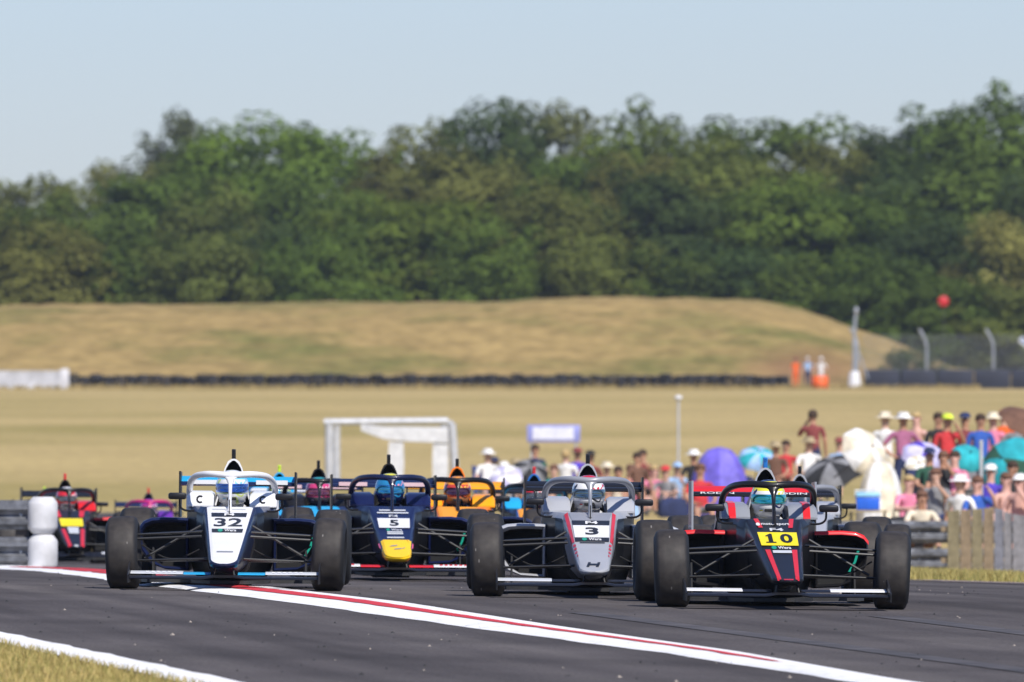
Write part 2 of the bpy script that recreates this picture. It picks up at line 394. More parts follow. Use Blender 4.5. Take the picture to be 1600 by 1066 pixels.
def tree_proto(seed, kind):
    """unit tree, height 1, crown 1 wide: returns (trunk mesh, crown mesh)"""
    g = np.random.default_rng(seed)
    cz, rz, low = {'dome': (.56, .44, .12), 'oval': (.55, .46, .1), 'airy': (.6, .40, .2), 'cone': (.5, .5, .05), 'bush': (.42, .58, -.1), 'willow': (.5, .5, .02)}[kind]
    nb = {'dome': 175, 'oval': 165, 'airy': 150, 'cone': 120, 'bush': 140, 'willow': 130}[kind]
    V = []; F = []; T = []; tips = []
    for b in range(nb):
        while True:
            q = g.normal(size=3); q /= np.linalg.norm(q)
            rad = g.uniform(.45, .98) if b % 3 else g.uniform(.86, 1.04)
            rad *= 1 + .06*math.sin(3*math.atan2(q[1], q[0]) + seed) + .04*math.sin(5*q[2] + seed*2)
            pw = 3.0
            q = q / (abs(q[0])**pw*0 + (math.hypot(q[0], q[1])**pw + abs(q[2])**pw)**(1/pw))
            c = np.array([q[0]*.44*rad, q[1]*.44*rad, cz + q[2]*rz*.90*rad])
            if kind == 'cone': c[:2] *= max(.12, 1.15*(1 - c[2]))
            if c[2] > low: break
        tips.append(c)
        br = g.uniform(.08, .15) * (1.0 if kind != 'airy' else .8)
        tint = g.uniform(.15, .85); nl = int(80 * (br/.1)**1.6)
        for i in range(nl):
            u = g.normal(size=3); u /= np.linalg.norm(u); rr = br*g.uniform(.45, 1.0)**.6
            asp = .82 if kind == 'bush' else .58; flat = np.array([1, 1, .85*asp]); pnt = c + u*rr*flat
            if kind == 'willow': pnt[2] -= abs(g.normal())*.06
            cd = (c - np.array([0, 0, cz - .1])); cd = cd/(np.linalg.norm(cd) + 1e-6); nrm = u*.75 + cd*.55 + g.normal(size=3)*.28 + np.array([0, 0, .2]); nrm /= np.linalg.norm(nrm)
            t = np.cross(nrm, g.normal(size=3)); t /= np.linalg.norm(t); w = np.cross(nrm, t)
            sz = g.uniform(.012, .026); k = len(V)
            t = t*np.array([1, 1, asp]); w = w*np.array([1, 1, asp])
            V += [tuple(pnt - t*sz), tuple(pnt + w*sz*.62 + nrm*sz*.2), tuple(pnt + t*sz*1.1), tuple(pnt - w*sz*.62 + nrm*sz*.2)]
            F.append((k, k+1, k+2, k+3)); T.append(min(1, max(0, tint + g.normal()*.06)))
    cm = bpy.data.meshes.new('crown_' + kind); cm.from_pydata(V, [], F)
    a = cm.attributes.new('tint', 'FLOAT', 'FACE'); a.data.foreach_set('value', T)
    tb = MB(); tb.tube([(0, 0, -.02), (.01, 0, .12), (-.01, .01, .3), (0, 0, cz+.1)], [.032, .024, .02, .007], 9)
    for c in tips[::7]:
        z0 = g.uniform(.18, .45); s = Vector((0, 0, z0)); e = Vector(c)
        tb.tube([s, s.lerp(e, .5) + Vector((0, 0, -.02)), e], [.011, .007, .002], 5)
    return tb.mesh('trunk_' + kind), cm
PROTO = {k: [tree_proto(10*i + s, k) for s in range(n)] for i, (k, n) in enumerate([('dome', 3), ('oval', 2), ('airy', 2), ('bush', 3), ('willow', 1)])}
G1, G2, DK, OL, BR, PA, BL = (.058, .100, .022), (.080, .130, .024), (.034, .060, .022), (.084, .112, .034), (.094, .108, .038), (.19, .20, .085), (.06, .085, .055)
GY = (.105, .125, .06)
TREES = [  # px, top row, width px, distance, kind, colour, category label
 # skyline
 (22, 254, 150, 905, 'airy', GY, 'thin grey green tree at the far left end of the skyline'),
 (112, 284, 110, 900, 'airy', OL, 'low olive tree on the skyline left of the gap of sky'),
 (205, 232, 120, 925, 'airy', GY, 'airy grey green tree on the skyline right of the low gap of sky'),
 (272, 188, 115, 960, 'oval', BL, 'pointed bluish tree on the skyline behind the left oak'),
 (345, 204, 150, 915, 'dome', G1, 'green tree on the skyline between the pointed tree and the big round oak'),
 (440, 186, 235, 890, 'dome', G2, 'big round bright green oak above the white car'),
 (588, 212, 130, 930, 'airy', G1, 'small green tree in the dip of the skyline'),
 (668, 202, 130, 935, 'oval', OL, 'olive tree on the skyline just left of the dark peaked tree'),
 (775, 146, 125, 900, 'oval', DK, 'dark peaked tree standing highest in the middle of the skyline'),
 (862, 156, 140, 930, 'airy', GY, 'thin leaved tree on the skyline right of the dark peaked tree'),
 (985, 166, 150, 920, 'dome', G2, 'green dome shaped tree on the skyline above the grey car'),
 (1085, 206, 130, 915, 'dome', OL, 'olive tree in the skyline dip left of the wide airy oak'),
 (1220, 158, 215, 935, 'airy', G1, 'wide airy oak with sky showing through its dome'),
 (1335, 214, 110, 930, 'airy', GY, 'small thin tree in the right hand dip of the skyline'),
 (1420, 196, 150, 900, 'dome', DK, 'dark oak on the skyline left of the tallest right hand trees'),
 (1490, 160, 170, 895, 'dome', G1, 'tall dark green oak in the right hand skyline group'),
 (1575, 142, 170, 890, 'dome', G1, 'tallest oak at the right end of the skyline'),
 (1650, 150, 160, 900, 'oval', DK, 'tall dark oak cut by the right edge of the picture'),
 # middle
 (-10, 300, 170, 870, 'dome', OL, 'olive tree half cut off by the left picture edge'),
 (110, 312, 190, 865, 'dome', G1, 'green tree below the low olive skyline tree'),
 (245, 268, 180, 870, 'dome', G1, 'green tree below the airy grey skyline tree on the left'),
 (340, 300, 150, 860, 'bush', OL, 'olive bushy tree left below the big round oak'),
 (500, 268, 180, 862, 'dome', G1, 'green tree at the right shoulder of the big round oak'),
 (618, 246, 150, 872, 'oval', BR, 'brownish tree below the dip of the skyline'),
 (705, 222, 170, 868, 'dome', BR, 'brown olive tree in front of the dark peaked tree'),
 (800, 246, 130, 870, 'dome', OL, 'olive tree right below the dark peaked tree'),
 (905, 236, 160, 866, 'dome', G1, 'green tree below the thin leaved skyline tree'),
 (1010, 236, 170, 864, 'dome', BR, 'brown olive tree below the green skyline dome'),
 (1120, 228, 190, 862, 'dome', OL, 'wide olive tree left below the airy oak'),
 (1280, 236, 170, 866, 'oval', OL, 'olive tree right below the airy oak'),
 (1400, 246, 180, 850, 'dome', DK, 'dark tree below the left one of the right hand oaks'),
 (1535, 236, 200, 850, 'dome', G1, 'dark green tree below the right hand oaks'),
 (1640, 250, 150, 845, 'dome', DK, 'dark tree at the right picture edge below the tall oak'),
 # front
 (45, 356, 205, 800, 'bush', BR, 'brown leaved bushy tree at the left foot of the wood'),
 (190, 346, 200, 806, 'bush', G1, 'dark green bushy tree right of the brown one at the foot of the wood'),
 (320, 362, 180, 800, 'bush', OL, 'olive bushy tree at the foot of the wood above the white car'),
 (425, 352, 140, 812, 'bush', DK, 'dark hollow bushy tree under the big round oak'),
 (520, 350, 160, 800, 'bush', G1, 'green bush at the foot of the wood right of the dark hollow'),
 (640, 306, 240, 815, 'dome', G2, 'broad bright green tree at the foot of the wood above the navy car'),
 (765, 350, 150, 800, 'bush', G1, 'green bush at the foot of the wood right of the broad bright tree'),
 (855, 290, 190, 818, 'dome', OL, 'tall pale olive tree at the foot of the wood left of the dark one'),
 (935, 356, 160, 798, 'bush', OL, 'olive bush at the foot of the wood above the grey car'),
 (1040, 262, 200, 824, 'dome', DK, 'dark blue green tree in the middle of the wood'),
 (1045, 390, 150, 796, 'bush', G1, 'low green bush in front of the dark blue green tree'),
 (1150, 372, 190, 800, 'bush', DK, 'dark bush at the foot of the wood above the end of the bank'),
 (1228, 268, 200, 820, 'dome', G2, 'bright green round tree below the airy oak'),
 (1262, 400, 160, 795, 'bush', G1, 'green bush just behind the falling end of the bank'),
 (1350, 300, 200, 818, 'dome', G1, 'green tree right of the bright round tree'),
 (1375, 400, 170, 794, 'bush', G1, 'green bush above the first fence post'),
 (1470, 340, 200, 808, 'dome', DK, 'dark green tree behind the round red marker'),
 (1475, 430, 170, 792, 'bush', G1, 'low green bush behind the middle fence post'),
 (1572, 322, 150, 796, 'willow', PA, 'pale willow like tree at the right edge of the wood'),
 (1590, 440, 180, 790, 'bush', OL, 'low olive bush below the pale willow like tree'),
 (1425, 542, 75, 706, 'bush', DK, 'small dark bush beside the end of the grass bank'),
]
for i, (px, ty, w, d, kind, c, lab) in enumerate(TREES):
    x = (px-800)/FPX*d; z0 = ground(x, d) - (.2 if d > 760 else .1); h = EYE + (HOR-ty)/FPX*d - z0
    ps = PROTO[kind]; tm, cm = ps[i % len(ps)]
    root = empty('bush' if kind == 'bush' and d < 760 else 'tree', (x, d, z0), random.uniform(0, 6.28))
    wm = w/FPX*d*(1.6 if d > 885 else 1.45); root.scale = (wm, wm, h*1.0)
    tag(root, lab, 'bush' if kind == 'bush' else 'tree', 'trees of the wood behind the bank')
    obj('trunk', tm, M_BARK, root)
    o = obj('crown', cm, M_LEAF, root); b_ = random.uniform(.88, 1.12); j = [b_*random.uniform(.96, 1.04) for _ in range(3)]
    o.color = (c[0]*j[0]*1.62, c[1]*j[1]*1.45, c[2]*j[2]*.88, 1)

# ------------------------------------------------------------------ far tyre wall, blocks, fence, marshals
M_RUB = mat('wall_rubber', (.022, .022, .026), .85, var=.3, scale=3)
TY = MB().lathe([(-.09, .17), (-.1, .24), (-.085, .345), (-.05, .36), (.05, .36), (.085, .345), (.1, .24), (.09, .17)], 20, 'Z').mesh('wall_tyre')
tw = empty('tyre_wall', gp(670, 690)); tag(tw, 'long low black tyre wall along the foot of the grass bank', 'tyre wall')
base = tw.location
for i in range(62):
    px = 114 + i*18.2
    lift = random.uniform(-.07, .07)
    for k in range(4):
        q = gp(px + random.uniform(-2, 2), 690 + random.uniform(-.15, .15)) - base
        obj('tyre', TY, M_RUB, tw, (q.x, q.y, q.z + .08 + lift + k*.19 + random.uniform(-.03, .03)), (random.uniform(-.08, .08), random.uniform(-.08, .08), 0))
M_BELT = mat('navy_belting', (.018, .022, .04), .7, var=.25, scale=1.2)
bw = empty('belted_barrier', gp(1490, 688)); tag(bw, 'dark navy belt faced crash barrier right of the white post', 'barrier')
blk = MB().box((-1.0, -.3, 0), (1.0, .3, 1.06), 0, .05).mesh('block')
for i in range(8):
    q = gp(1378 + i*57.5, 688) - bw.location; obj('block', blk, M_BELT, bw, (q.x, q.y, q.z))
M_CONC = mat('pale_concrete', (.42, .42, .44), .85, var=.25, scale=1.5, bump=.3)
prof = [(-.28, 0), (-.28, .12), (-.14, .4), (-.1, 1.02), (.1, 1.02), (.14, .4), (.28, .12), (.28, 0)]
cb = MB().loft([[(x, p[0], p[1]) for p in prof] for x in (-1.38, 1.38)]).mesh('concrete_block', 30)
cw = empty('pale_barrier', gp(40, 682)); tag(cw, 'pale grey block barrier at the left end of the tyre wall', 'barrier')
for i, px in enumerate((-58, 22, 64)):
    q = gp(px, 682 + .3*i) - cw.location; obj('block', cb, M_CONC, cw, (q.x, q.y, q.z))
pst = MB().box((-.24, -.32, 0), (.24, .28, 1.13), 0, .04).mesh('end_post')
q = gp(101, 681) - cw.location; obj('end_post', pst, mat('white_post', (.6, .6, .64), .6), cw, q)
M_GALV = mat('galvanised_steel', (.42, .44, .47), .45, .6, var=.2)
# catch fence
cf = empty('catch_fence', gp(1450, 694)); tag(cf, 'tall wire catch fence with cranked grey posts behind the belted barrier', 'fence')
for px, tp in ((1340, 512), (1448, 514), (1552, 514), (1656, 514)):
    q = gp(px, 694) - cf.location; h = (HOR-tp)/FPX*694 + EYE - ground(0, 694)
    b = MB().tube([(0, 0, 0), (0, 0, h*.7), (-.1, 0, h*.82), (-.42, 0, h)], .075, 8); obj('post', b.mesh('post'), M_GALV, cf, q)
wm = MB()
x0, x1 = (1348-800)/FPX*694 - cf.location.x, (1700-800)/FPX*694 - cf.location.x
for k in range(14): wm.tube([(x0, .02, .9 + k*.16), (x1, .02, .9 + k*.16)], .007, 4)
for k in range(int((x1-x0)/.16)): wm.tube([(x0+k*.16, .03, .9), (x0+k*.16, .03, 3.0)], .006, 4)
obj('wire_mesh', wm.mesh('wire_mesh'), M_GALV, cf)['kind'] = 'stuff'
# lone pole with a white foot at the end of the bank
pl = empty('camera_pole', gp(1335, 684)); tag(pl, 'tall pale pole with a white foot at the end of the tyre wall', 'pole')
obj('mast', MB().tube([(0, 0, .5), (0, 0, 3.2), (.05, 0, 3.9), (.1, 0, 4.25)], [.13, .10, .09, .07], 10).mesh('mast'), M_GALV, pl)
obj('foot', MB().lathe([(0, .02), (0, .36), (.3, .36), (.8, .3), (.95, .26), (1.0, .02)], 20, 'Z').mesh('foot'), mat('white_plastic', (.72, .72, .74), .5), pl)
obj('brace', MB().tube([(.05, 0, 2.6), (.75, .1, .6)], .05, 8).mesh('brace'), M_GALV, pl)
obj('lamp_head', MB().ball((.1, 0, 4.35), (.13, .13, .22)).mesh('lamp_head'), M_GALV, pl)
# round red marker
rm = empty('red_marker', gp(1474, 700)); tag(rm, 'round red marker disc on a thin pole above the far fence', 'marker')
zt = (HOR-471)/FPX*700 + EYE - rm.location.z
obj('disc', MB().ball((0, 0, zt), (.31, .12, .31), 24, 12).mesh('disc'), mat('signal_red', (.55, .02, .025), .5), rm)
obj('pole', MB().tube([(0, .05, 0), (0, .05, zt)], .02, 8).mesh('pole'), mat('dark_pole', (.05, .06, .05), .6), rm)
# slanted board at the right edge
sb = empty('slanted_board', gp(1606, 660)); tag(sb, 'slanted white and blue board at the right picture edge', 'board')
zc = (HOR-540)/FPX*660 + EYE - sb.location.z
obj('panel', MB().box((-.55, -.05, -.16), (.55, .05, .16), 0, .02).mesh('panel'), mat('board_white', (.75, .76, .8), .5), sb, (0, 0, zc), (0, R(42), 0))
obj('stripe', MB().box((-.5, -.06, -.05), (.5, -.052, .10)).mesh('stripe'), mat('board_blue', (.08, .16, .35), .5), sb, (0, 0, zc), (0, R(42), 0))
obj('leg', MB().tube([(.2, .02, 0), (.2, .02, zc)], .04, 8).mesh('leg'), M_GALV, sb)
# orange barrel of the marshals
ob = empty('orange_barrel', gp(1281, 683)); tag(ob, 'bright orange barrel in front of the person in white', 'barrel')
obj('drum', MB().lathe([(0, .02), (0, .44), (.04, .46), (.3, .46), (.33, .48), (.36, .46), (.68, .46), (.74, .43), (.74, .38), (.70, .02)], 24, 'Z').mesh('drum'), mat('barrel_orange', (.80, .12, .015), .5), ob)

# ------------------------------------------------------------------ guard rails
M_RAIL = mat('weathered_rail', (.13, .135, .15), .55, .4, var=.6, scale=7)
M_POST = mat('dark_timber_post', (.05, .045, .045), .9, var=.3)
def w_beam(L):
    """corrugated beam, L long in x, its face towards -y"""
    pr = [(-.155, .0), (-.15, -.03), (-.125, -.035), (-.095, -.08), (-.06, -.08), (-.03, -.02), (0, -.005), (.03, -.02), (.06, -.08), (.095, -.08), (.125, -.035), (.15, -.03), (.155, 0)]
    b = MB(); n = max(2, int(L/.5)); 
    b.loft([[(L*i/n, y, z) for z, y in pr] + [(L*i/n, y + .006, z) for z, y in pr[::-1]] for i in range(n+1)])
    return b.mesh('beam', 30)
def guard_rail(root, L, h0, tiers, post_gap, rot, back=1):
    r = root; r.rotation_euler = (0, 0, rot)
    bm = w_beam(L)
    for t in range(tiers):
        o = obj('beam', bm, M_RAIL, r, (0, 0, h0 + t*.385))
        bo = MB()
        for k in range(int(L/post_gap)+1): bo.ball((min(.1 + k*post_gap, L-.05), -.012, 0), (.02, .015, .02), 8, 5)
        obj('bolts', bo.mesh('bolts'), M_GALV, o)['kind'] = 'stuff'
    pm = MB().box((-.06, min(.01*back, .14*back), 0), (.06, max(.01*back, .14*back), h0 + (tiers-1)*.385 + .15), 0, .01).mesh('post')
    for k in range(int(L/post_gap)+1): obj('post', pm, M_POST, r, (.1 + k*post_gap, 0, 0))
gl = gp(48, 128.4); gl.z -= .02
gr = empty('guard_rail', gl); tag(gr, 'two tier steel guard rail with white rounded ends at the left edge', 'guard rail')
guard_rail(gr, 6.0, .19, 2, .62, R(180-6), -1)
for o in gr.children: 
    if o.name.startswith('beam'): o.scale = (1, -1, 1)
# beams face the camera: rail runs to the left, so mirror depth
M_CAP = mat('white_end_cap', (.58, .575, .585), .6, var=.16)
capm = MB().lathe([(0, .02), (0, .10), (.012, .115), (.055, .150), (.075, .157), (.315, .157), (.335, .150), (.378, .115), (.39, .10), (.39, .02)], 24, 'Z').mesh('end_cap', 50)
for k in range(2): obj('end_cap', capm, M_CAP, gr, (-.13, .02, -.02 + k*.395))
a = gp(1290, 171); g2 = empty('guard_rail', a); tag(g2, 'two tier weathered guard rail left of the board fence', 'guard rail')
guard_rail(g2, 7.5, .16, 2, 1.2, 0)

# ------------------------------------------------------------------ board fence on the right
fc = empty('board_fence', gp(1540, 166)); tag(fc, 'low fence of brown and blue grey upright boards on the verge', 'fence')
WOOD = [mat('wood_brown', (.22, .165, .105), .85, var=.3, scale=9, bump=.3), mat('wood_grey', (.21, .205, .22), .85, var=.3, scale=9, bump=.3), mat('wood_olive', (.20, .17, .10), .85, var=.3, scale=9, bump=.3), mat('wood_slate', (.17, .175, .21), .85, var=.3, scale=9, bump=.3)]
edges = [1480, 1500, 1518, 1536, 1553, 1568, 1582, 1606, 1630, 1654, 1678]
tops = [797, 796, 794, 792, 791, 797, 801, 800, 801, 800]
cols = [2, 0, 2, 0, 3, 1, 1, 3, 1, 3]
for i in range(10):
    d = 166 + (0 if i < 5 else .03*(i % 2)); a, b = gp(edges[i]+.8, d), gp(edges[i+1]-.6, d)
    h = EYE + (HOR-tops[i])/FPX*d - a.z; w = (b.x-a.x)
    m = MB().loft([[(-w/2, 0, z), (w/2, 0, z), (w/2, .03, z), (-w/2, .03, z)] for z in (-.05, h*.5, h-.02 + .0)])
    k = len(m.v)-4
    for q in (k+1, k+2): m.v[q] = (m.v[q][0], m.v[q][1], m.v[q][2] + (.02 if i < 4 else -.03))
    obj('board', m.mesh('board', 20), WOOD[cols[i]], fc, ((a.x+b.x)/2 - fc.location.x, d + random.uniform(-.02, .02) - fc.location.y, a.z - fc.location.z), (0, 0, random.uniform(-.06, .06)))
for z in (.2, .62): obj('rail', MB().box((-.6, .05, z), (1.3, .1, z+.07)).mesh('rail'), WOOD[0], fc)
# ------------------------------------------------------------------ racing cars
def lerp(a, b, t): return a + (b-a)*t
# nose: top surface is a straight slope; h_of / y_of turn local depth into height and back
NY0, NY1, NH0, NH1, NW0, NW1 = -.60, 1.0, .245, .605, .112, .20
def n_top(y): return NH0 + (y-NY0)*(NH1-NH0)/(NY1-NY0) if y >= NY0 else .205 + .04*(1 - min(1, (NY0-y)/.18))
def n_wid(y): return NW0 + (y-NY0)*(NW1-NW0)/(NY1-NY0) if y >= NY0 else NW0*math.sqrt(max(.0004, 1-((NY0-y)/.18)**2))
def n_bot(y): return float(np.interp(y, [NY0, 0, .5, 1.0], [.165, .17, .13, .11])) if y >= NY0 else .203 - .038*math.sqrt(max(0, 1-((NY0-y)/.18)**2))
def y_of(h): return NY0 + (h-NH0)*(NY1-NY0)/(NH1-NH0) if h >= NH0 else NY0 - .18*(1 - max(0, (h-.205)/.04))
def n_sec(y):
    w, t, b = n_wid(y), n_top(y), n_bot(y); c = min(.05, (t-b)*.36)
    half = [(0, t), (.5*w, t), (.84*w, t - c*.05), (.95*w, t - c*.35), (w, t-c), (.93*w, lerp(t-c, b, .45)), (.74*w, lerp(t-c, b, .8)), (.42*w, lerp(t-c, b, .96)), (0, b)]
    pts = half + [(-x, z) for x, z in half[-2:0:-1]]
    return [(x, y, z) for x, z in pts]

ME = {}
_nb = MB().loft([n_sec(y) for y in [-.7799, -.776, -.765, -.74, -.71, -.66, NY0, -.4, -.1, .25, .6, 1.0]])
_nb.m = [1 if sum(_nb.v[i][1] for i in q)/len(q) < NY0 + .12 else 0 for q in _nb.f]
ME['nose'] = _nb.mesh('nose', 35)
def tub_sec(y, xo, zt, zc, xi, zb, xb):
    half = [(0, zc), (xi*.7, zc), (xi, zt-.01 if zc < zt-.05 else zc), (xi+.015, zt), (xo-.03, zt), (xo, zt-.04), (xo, lerp(zt, zb, .55)), (xb, zb+.04), (xb-.04, zb), (0, zb)]
    pts = half + [(-x, z) for x, z in half[-2:0:-1]]
    return [(x, y, z) for x, z in pts]
_tb = MB().loft([tub_sec(*a) for a in [(.90, .19, .575, .575, .10, .11, .15), (1.0, .205, .60, .60, .12, .1, .16), (1.10, .25, .605, .605, .15, .09, .19), (1.105, .25, .605, .26, .17, .09, .19),
    (1.35, .305, .605, .22, .21, .07, .24), (1.6, .335, .605, .22, .2, .06, .28), (1.93, .335, .605, .22, .2, .06, .28), (1.935, .335, .605, .605, .2, .06, .28), (2.4, .30, .52, .52, .15, .06, .24), (2.9, .17, .40, .40, .08, .08, .14), (3.25, .1, .33, .33, .05, .14, .08)]])
_tb.m = [1 if (sum(_tb.v[i][2] for i in q)/len(q) < .47 and sum(_tb.v[i][1] for i in q)/len(q) < 2.2) else 0 for q in _tb.f]
ME['tub'] = _tb.mesh('tub', 35)
def headrest(s):
    b = MB()
    b.loft([[(s*.135, y, z0), (s*.335, y, z0), (s*.335, y, lerp(z0, z1, .75)), (s*.315, y, z1), (s*.16, y, z1), (s*.135, y, lerp(z0, z1, .85))]
        for y, z0, z1 in ((1.42, .60, .615), (1.50, .60, .675), (1.60, .60, .705), (1.92, .60, .715), (2.05, .58, .70), (2.4, .48, .53))])
    return b.mesh('headrest', 35)
ME['headrest1'], ME['headrest-1'] = headrest(1), headrest(-1)
def arch(pts, y): return [(x, y, z) for x, z in pts] + [(-x, y, z) for x, z in pts[-2::-1]]
A0 = [(.14, .60), (.108, .72), (.084, .82), (.066, .885), (.043, .935), (.018, .953), (0, .956)]
A1 = [(.20, .56), (.12, .70), (.088, .78), (.066, .85), (.042, .90), (.018, .92), (0, .924)]
A2 = [(.26, .50), (.14, .62), (.085, .71), (.06, .77), (.04, .81), (.018, .825), (0, .83)]
A3 = [(.18, .40), (.12, .48), (.08, .55), (.05, .60), (.03, .63), (.015, .64), (0, .642)]
A4 = [(.09, .34), (.07, .38), (.05, .41), (.035, .43), (.02, .45), (.01, .455), (0, .456)]
ME['engine_cover'] = MB().loft([arch(A0, 1.955), arch(A1, 2.12), arch(A2, 2.4), arch(A3, 2.85), arch(A4, 3.3)], False, False, False).mesh('engine_cover', 40)
sc_ = lambda A, k, dz: [(max(0, x-k), z - dz*(1 if i > 2 else .2)) for i, (x, z) in enumerate(A)]
I0 = [(max(0, x - .011), (z - .012 if z > .9 else z)) for x, z in A0]; I0[-2] = (.010, .941); I0[-1] = (0, .943)
ME['airbox_rim'] = MB().loft([arch(A0, 1.955), arch([(x*1.0, z) for x, z in A0], 1.945), arch(I0, 1.945), arch(I0, 1.96)], False, False, False).mesh('airbox_rim', 30)
ME['airbox_inlet'] = MB().loft([arch(I0, 1.958), arch([(x*.8, z-.01) for x, z in I0], 2.08)], False, True, True).mesh('airbox_inlet', 40)
ME['camera_pod'] = MB().box((-.015, 1.95, .953), (.015, 2.03, 1.028), 0, .006).mesh('camera_pod')
ME['camera_lens'] = MB().lathe([(-.004, .001), (-.004, .008), (.004, .008)], 12, 'Z').mesh('camera_lens')
# halo
hp = [(0, 1.03, .838), (.07, 1.045, .843), (.14, 1.09, .846), (.20, 1.17, .843), (.255, 1.29, .832), (.293, 1.44, .805), (.313, 1.57, .765), (.320, 1.68, .71), (.322, 1.74, .63), (.322, 1.75, .57)]
full = [(-x, y, z) for x, y, z in hp[:0:-1]] + hp
def smooth_path(p, n=4):
    p = [Vector(q) for q in p]; o = []
    for i in range(len(p)-1):
        a, b, c, d = p[max(0, i-1)], p[i], p[i+1], p[min(len(p)-1, i+2)]
        for k in range(n):
            t = k/n; o.append(.5*((2*b) + (c-a)*t + (2*a-5*b+4*c-d)*t*t + (-a+3*b-3*c+d)*t**3))
    return o + [p[-1]]
ME['halo'] = MB().tube(smooth_path(full), .024, 12).mesh('halo', 60)
hb = MB()
def pil(y, z, wx, ly): return [(wx*math.cos(a), y + ly*math.sin(a), z) for a in [2*math.pi*k/12 for k in range(12)]]
hb.loft([pil(.88, .575, .020, .05), pil(.92, .62, .013, .04), pil(.97, .70, .013, .035), pil(1.01, .77, .016, .032), pil(1.03, .81, .034, .03), pil(1.04, .835, .075, .028), pil(1.045, .85, .085, .02)])
ME['halo_pillar'] = hb.mesh('halo_pillar', 50)
# sidepods
SP = [(.31, .515), (.50, .520), (.60, .512), (.655, .49), (.685, .45), (.69, .38), (.67, .27), (.60, .17), (.48, .13), (.31, .12)]
def sp_sec(s, y, kx=1.0, kt=1.0, inset=0.0):
    o = []
    cx, cz = .49, .33
    for x, z in SP:
        x2 = .30 + (x-.30)*kx; z2 = .12 + (z-.12)*kt
        if inset:
            x2 += (-inset if x > cx else inset); z2 += (-inset*1.5 if z > cz else inset)
        o.append((s*x2, y, z2))
    return o
for s in (1, -1):
    ME['sidepod%d' % s] = MB().loft([sp_sec(s, 1.62, 1, 1, .03), sp_sec(s, 1.385, 1, 1, .026), sp_sec(s, 1.36, 1, 1, .012), sp_sec(s, 1.375, 1, 1, .002), sp_sec(s, 1.45), sp_sec(s, 1.9, 1.0, .98), sp_sec(s, 2.3, .85, .88), sp_sec(s, 2.7, .5, .7), sp_sec(s, 3.0, .2, .5)], False, True).mesh('sidepod', 45)
    ME['inlet%d' % s] = MB().loft([sp_sec(s, 1.40, 1, 1, .027), sp_sec(s, 1.60, .96, .96, .03)], False, True).mesh('inlet', 30)
    ME['sp_stripe%d' % s] = MB().loft([[(s*(x if x < .68 else .688), 1.372 + dy, z + dz) for x, z in SP[:5]] for dy, dz in ((.0, .005), (-.016, -.006), (-.018, -.022))], False, False, False).mesh('sidepod_stripe', 60)
    ME['vane%d' % s] = MB().loft([[(s*x, y, z) for y, z in ((.9, .08), (1.25, .08), (1.25, .26), (1.0, .30))] for x in (.56, .572)]).mesh('turning_vane', 30)
fl = MB()
pl = [(-.14, .82), (.14, .82), (.27, 1.05), (.30, 1.3), (.62, 1.34), (.67, 1.5), (.67, 2.35), (.45, 2.5), (.45, 3.1), (-.45, 3.1), (-.45, 2.5), (-.67, 2.35), (-.67, 1.5), (-.62, 1.34), (-.30, 1.3), (-.27, 1.05)]
fl.loft([[(x, y, z) for x, y in pl] for z in (.035, .06)])
ME['floor'] = fl.mesh('floor', 30)
ME['plank'] = MB().box((-.15, .95, .018), (.15, 2.9, .034)).mesh('plank')
# front wing
def foil(x, y0, z0, ch, ang, th=.02, s=1):
    pts = [(0, 0), (.08, .5), (.3, .62), (.7, .4), (1, 0.05), (.7, -.12), (.3, -.28), (.08, -.3)]
    c, sn = math.cos(ang), math.sin(ang)
    return [(x, y0 + u*ch*c - v*th*sn, z0 + u*ch*sn + v*th*c) for u, v in pts]
ME['main_plane'] = MB().loft([foil(x, -.80 + .12*abs(x), .098 + (.012 if abs(x) < .12 else 0), .26, R(3)) for x in (-.69, -.5, -.3, -.15, -.08, .08, .15, .3, .5, .69)]).mesh('main_plane', 40)
for s in (1, -1):
    ME['flap%d' % s] = MB().loft([foil(s*x, -.56 + .12*x - .04, (.128), .13 - .02*(x < .3), R(8.5), .008) for x in (.30, .45, .60, .685)]).mesh('flap', 40)
    ME['flap_in%d' % s] = MB().loft([foil(s*x, -.57, (.125), .12, R(8), .008) for x in (.10, .2, .297)]).mesh('inner_flap', 40)
    ep = [(-.80, .065), (-.36, .065), (-.34, .20), (-.42, .215), (-.62, .17), (-.80, .12)]
    ME['endplate%d' % s] = MB().loft([[(s*x, y, z) for y, z in ep] for x in (.690, .700)]).mesh('endplate', 20)
    ME['pylon%d' % s] = MB().loft([[(s*.075, -.70, .115), (s*.083, -.70, .115), (s*.083, -.50, .115), (s*.075, -.50, .115)], [(s*.06, -.66, .19), (s*.068, -.66, .19), (s*.068, -.45, .19), (s*.06, -.45, .19)]]).mesh('pylon', 30)
# rear wing
ME['rear_main'] = MB().loft([foil(x, 3.30, .745, .22, R(6), .03) for x in (-.43, 0, .43)]).mesh('rear_main_plane', 40)
ME['rear_flap'] = MB().loft([foil(x, 3.45, .762, .13, R(22), .016) for x in (-.43, 0, .43)]).mesh('rear_flap', 40)
ep = [(3.22, .50), (3.62, .50), (3.66, .84), (3.26, .85)]
for s in (1, -1): ME['rear_endplate%d' % s] = MB().loft([[(s*x, y, z) for y, z in ep] for x in (.432, .446)]).mesh('rear_endplate', 20)
ME['rear_post'] = MB().loft([[(-.02, 3.3, .36), (.02, 3.3, .36), (.02, 3.42, .36), (-.02, 3.42, .36)], [(-.012, 3.38, .76), (.012, 3.38, .76), (.012, 3.48, .76), (-.012, 3.48, .76)]]).mesh('rear_wing_post', 20)
ME['gearbox'] = MB().box((-.11, 2.7, .12), (.11, 3.5, .34), 0, .03).mesh('gearbox')
